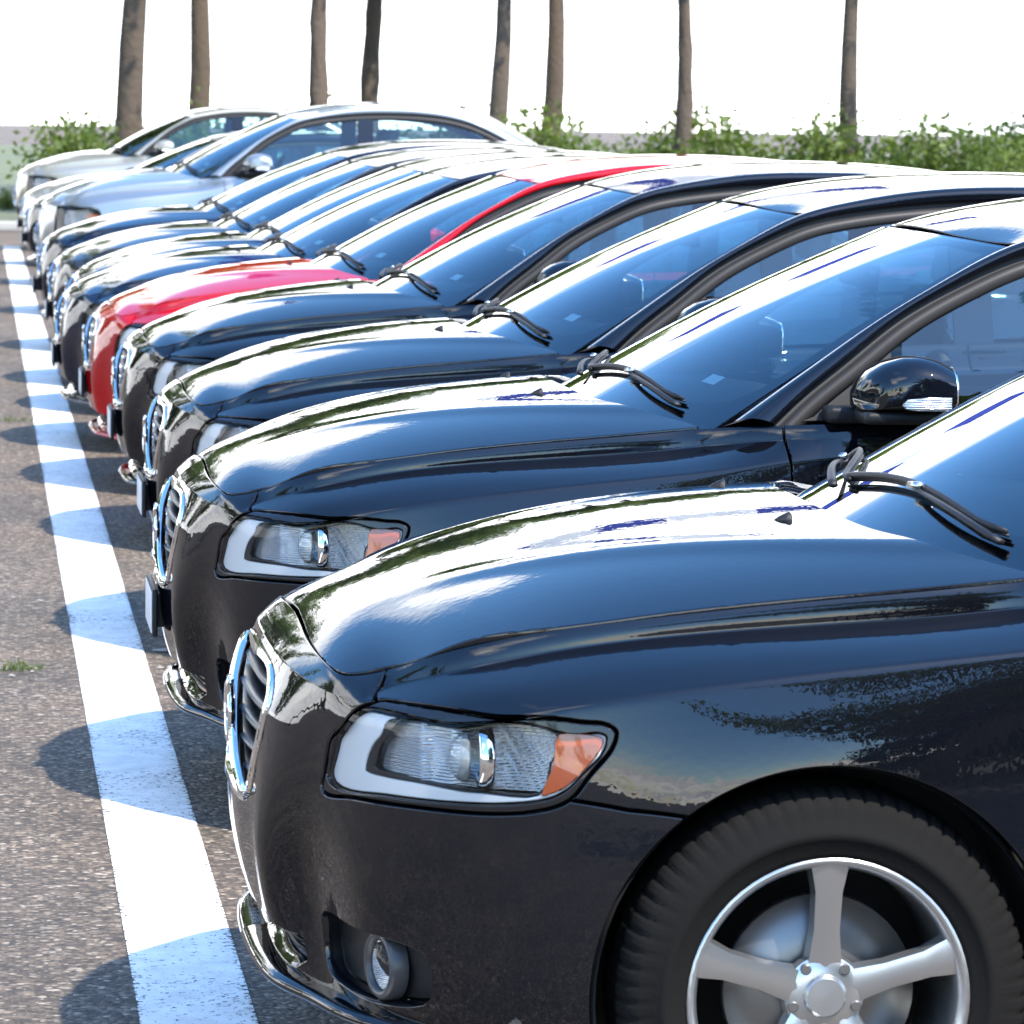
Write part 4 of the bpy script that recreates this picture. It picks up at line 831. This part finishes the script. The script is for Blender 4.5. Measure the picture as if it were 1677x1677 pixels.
for i, (x, y, s) in enumerate([(-20, -58, .95), (-29, -55, 1.0), (-38, -50, 1.05), (22, -24, 1), (27, -17, 1)]):
    place_plant(BL[i % 3], 'broadleaf_tree', 'trunk', 'crown', (x, y, 0), rg.uniform(0, 6), s, 'leaf_green', 'leafy tree beyond the open end of the car row', 'tree', 'leafy trees beyond the open end of the row')
for i, (x, s) in enumerate([(-1.4, 1.35), (1.9, 1.42), (4.6, 1.12), (7.2, 1.05), (9.9, 1.0), (12.6, 1.05), (15.4, 1.0), (18.2, 1.05), (21, 1.0), (3.2, 1.3), (6.1, 1.25), (9.0, 1.2)]):
    place_plant(ST[i % 2], 'street_tree', 'trunk', 'crown', (x, (50.5 if i < 9 else 58)+rg.uniform(-.8, .8), .1), rg.uniform(0, 6), s, 'leaf_green', 'high-crowned street tree with bare stem on the verge behind the row', 'tree', 'street trees on the verge')
for i in range(40):
    x = .8+i*.62+rg.uniform(-.4, .4); y = 50+rg.uniform(-1, 4)
    place_plant(SH[i % 2], 'shrub', 'stem', 'foliage', (x, y, .1), rg.uniform(0, 6), rg.uniform(.75, 1.15), 'leaf_green', 'rounded green shrub on the verge behind the end of the row', 'shrub', 'shrubs along the verge')


def tuft(seed, n=70, R=.09, H=.045):
    rng = np.random.default_rng(seed); V, F = [], []
    for i in range(n):
        a = rng.uniform(0, 6.28); r = R*rng.uniform(0, 1)**.7; b = np.array([math.cos(a)*r*1.5, math.sin(a)*r*.8, 0]); d = rng.normal(size=3)*.5; d[2] = rng.uniform(.5, 1.2); d /= np.linalg.norm(d); h_ = H*rng.uniform(.4, 1.1); sd = np.cross(d, rng.normal(size=3)); sd /= np.linalg.norm(sd); w_ = .0022; k = len(V)
        V += [b-sd*w_, b+sd*w_, b+d*h_*.6+sd*w_*.8, b+d*h_*.6-sd*w_*.8, b+d*h_+[d[0]*.02, d[1]*.02, -.005]]; F += [(k, k+1, k+2, k+3), (k+3, k+2, k+4)]
    return flat_mesh('grass_tuft', [np.array(V), F, None])
def ground_at(u, v, z=0.0):
    d = _fw+CAM_R*(u-838.5)/CAM_F-CAM_U*(v-838.5)/CAM_F; k = (z-CAM_POS[2])/d[2]; return CAM_POS+d*k
for (u, v, n_, R_, lab) in ((25, 1098, 60, .060, 'small tuft of grass growing from a crack beside the painted line'), (22, 690, 45, .085, 'sparse tuft of grass in the asphalt farther along the line')):
    o = link('grass_tuft', tuft(int(u), n_, R_), 'grass_blade', label=lab, category='grass'); o.location = ground_at(u, v)
wb = ground_at(16, 356); place_plant(SH[0], 'weed_bush', 'stem', 'foliage', tuple(wb), 1.0, .30, 'leaf_green', 'small bright weed bush at the far end of the painted line', 'shrub')
def pebble(seed):
    rng = np.random.default_rng(seed); bm = bmesh.new(); bmesh.ops.create_icosphere(bm, subdivisions=2, radius=1.0); sc_ = rng.uniform(.6, 1.2, 3)*[1, 1, .55]
    for v in bm.verts: v.co = Vector(np.array(v.co)*sc_*(1+.18*math.sin(v.co.x*3+seed)+.12*math.cos(v.co.y*4)))
    me = bpy.data.meshes.new('pebble'); bm.to_mesh(me); bm.free(); return me
PB = [pebble(k) for k in range(5)]
for me in PB: me.materials.append(MATS['stone'])
big_ = [(264, 1068, .020, 'flat beige stone lying between the white line and a black sedan'), (262, 1095, .010, None)]
spots = [(38, 1098), (52, 1101), (20, 1108), (8, 1098), (248, 1128), (182, 1302), (150, 1228), (66, 985), (243, 1302), (240, 1316), (170, 1080), (278, 1365), (110, 1290), (35, 1330), (90, 1190), (215, 1200), (30, 1010), (60, 820), (20, 930), (12, 1180)]
for k, (u, v, r_, lab) in enumerate(big_+[(a, b, .004+.006*((a*7+b) % 10)/10, None) for a, b in spots]):
    o = link('pebble', PB[k % 5], None, label=lab or 'tiny loose pebble on the asphalt by the white line', category='stone'); o.location = ground_at(u, v)+np.array([0, 0, r_*.3]); o.scale = (r_*1.4, r_, r_*.8); o.rotation_euler = (0, 0, k*1.3)
    if not lab: o['group'] = 'loose pebbles'
# string of blue flags across the lot (seen mirrored in the hoods)
fy = 27.0; ra = np.array([(.6+u*9.0, fy, 9.4-1.0*math.sin(math.pi*u)) for u in np.linspace(0, 1, 24)])
rope = link('flag_rope', to_mesh('flag_rope', tube(ra, .012, 6)), 'rope', label='thin rope of blue cloth flags strung between two poles', category='rope')
for j, u in enumerate(np.linspace(.10, .62, 5)):
    p = np.array([np.interp(u, np.linspace(0, 1, 24), ra[:, k]) for k in range(3)]); w_, h_ = 1.15, 1.0
    G = np.array([[(p[0]-w_/2+w_*a, p[1]+.10*math.sin(a*7+j+b*2), p[2]-h_*b+.05*math.sin(a*5+j)) for b in np.linspace(0, 1, 8)] for a in np.linspace(0, 1, 14)]); g = grid(G); me = to_mesh('flag', g); o = link('flag', me, 'flag_cloth' if j % 2 == 0 else 'flag_white'); o.parent = rope
for x in (.6, 9.6):
    link('flag_pole', to_mesh('flag_pole', tube([(x, fy, 0), (x, fy, 9.7)], [.06, .045], 10)), 'pole_metal', label='slim metal pole carrying the end of the flag rope', category='pole', group='flag rope poles')

# ------------------------------------------------------------------ cars
BASE = make_template(.014, True, 'silver_bezel')
def wsuv(p):
    q = p.copy(); q[:, 2] = np.where(p[:, 2] > .2, .2+(p[:, 2]-.2)*1.16+.065, p[:, 2]*1.25); q[:, 0] = p[:, 0]*1.07; q[:, 1] = p[:, 1]*1.06; return q
def wbig(p):
    q = p.copy(); q[:, 2] = p[:, 2]*1.0; q[:, 0] = p[:, 0]*1.08-.02; q[:, 1] = p[:, 1]*1.03; return q
SEDB = make_template(.022, True, 'dark_bezel', lambda p: np.c_[p[:, 0], p[:, 1], p[:, 2]*.985])
BIG = make_template(.024, True, 'silver_bezel', wbig)
set_lamps(.82, 1.45, -.03, .0); SUV = make_template(.024, True, 'dark_bezel', wsuv, True)
G = 'cars parked side by side along the white line'
CARS = [
 (BASE, 'sedan', 0, 0, 'paint_black', ('number_plate',), 'black sedan at the open end of the row, no plate under its grille'),
 (BASE, 'sedan', .006, 2.857, 'paint_black', (), 'black sedan with plate holder, second from the open end of the row'),
 (BASE, 'sedan', .094, 5.584, 'paint_black', (), 'black sedan standing third from the open end of the row'),
 (BASE, 'sedan', .0945, 8.456, 'paint_black', (), 'black sedan beside the red one, on the side of the row\'s open end'),
 (BASE, 'sedan', .042, 10.70, 'paint_red', (), 'bright red sedan parked between dark ones'),
 (SEDB, 'sedan', -.042, 12.80, 'paint_blue_black', (), 'dark blue sedan next to the red one, with dark lamp bezels'),
 (SEDB, 'sedan', .058, 15.03, 'paint_black', ('number_plate',), 'black sedan without plate, second behind the red one'),
 (SEDB, 'sedan', 0, 17.15, 'paint_grey', (), 'dark grey sedan between two black saloons, third behind the red one'),
 (BIG, 'sedan', 0, 20.5, 'paint_blue_black', (), 'large dark blue saloon in front of the silver off-roader'),
 (SUV, 'off_roader', .04, 25.2, 'paint_silver', (), 'tall silver off-roader with orange corner lamps'),
 (BIG, 'sedan', .03, 30.5, 'paint_blue_black', (), 'dark blue saloon directly behind the silver off-roader'),
 (BIG, 'sedan', .04, 35.3, 'paint_cream', (), 'cream saloon second from the far end of the row'),
 (SUV, 'off_roader', .0, 40.0, 'paint_cream', (), 'cream off-roader at the far end of the row by the shrubs'),
]
for tpl, nm, x, y, pm, skip, lab in CARS: place_car(tpl, nm, (x, y, 0), 0, pm, lab, G, skip)
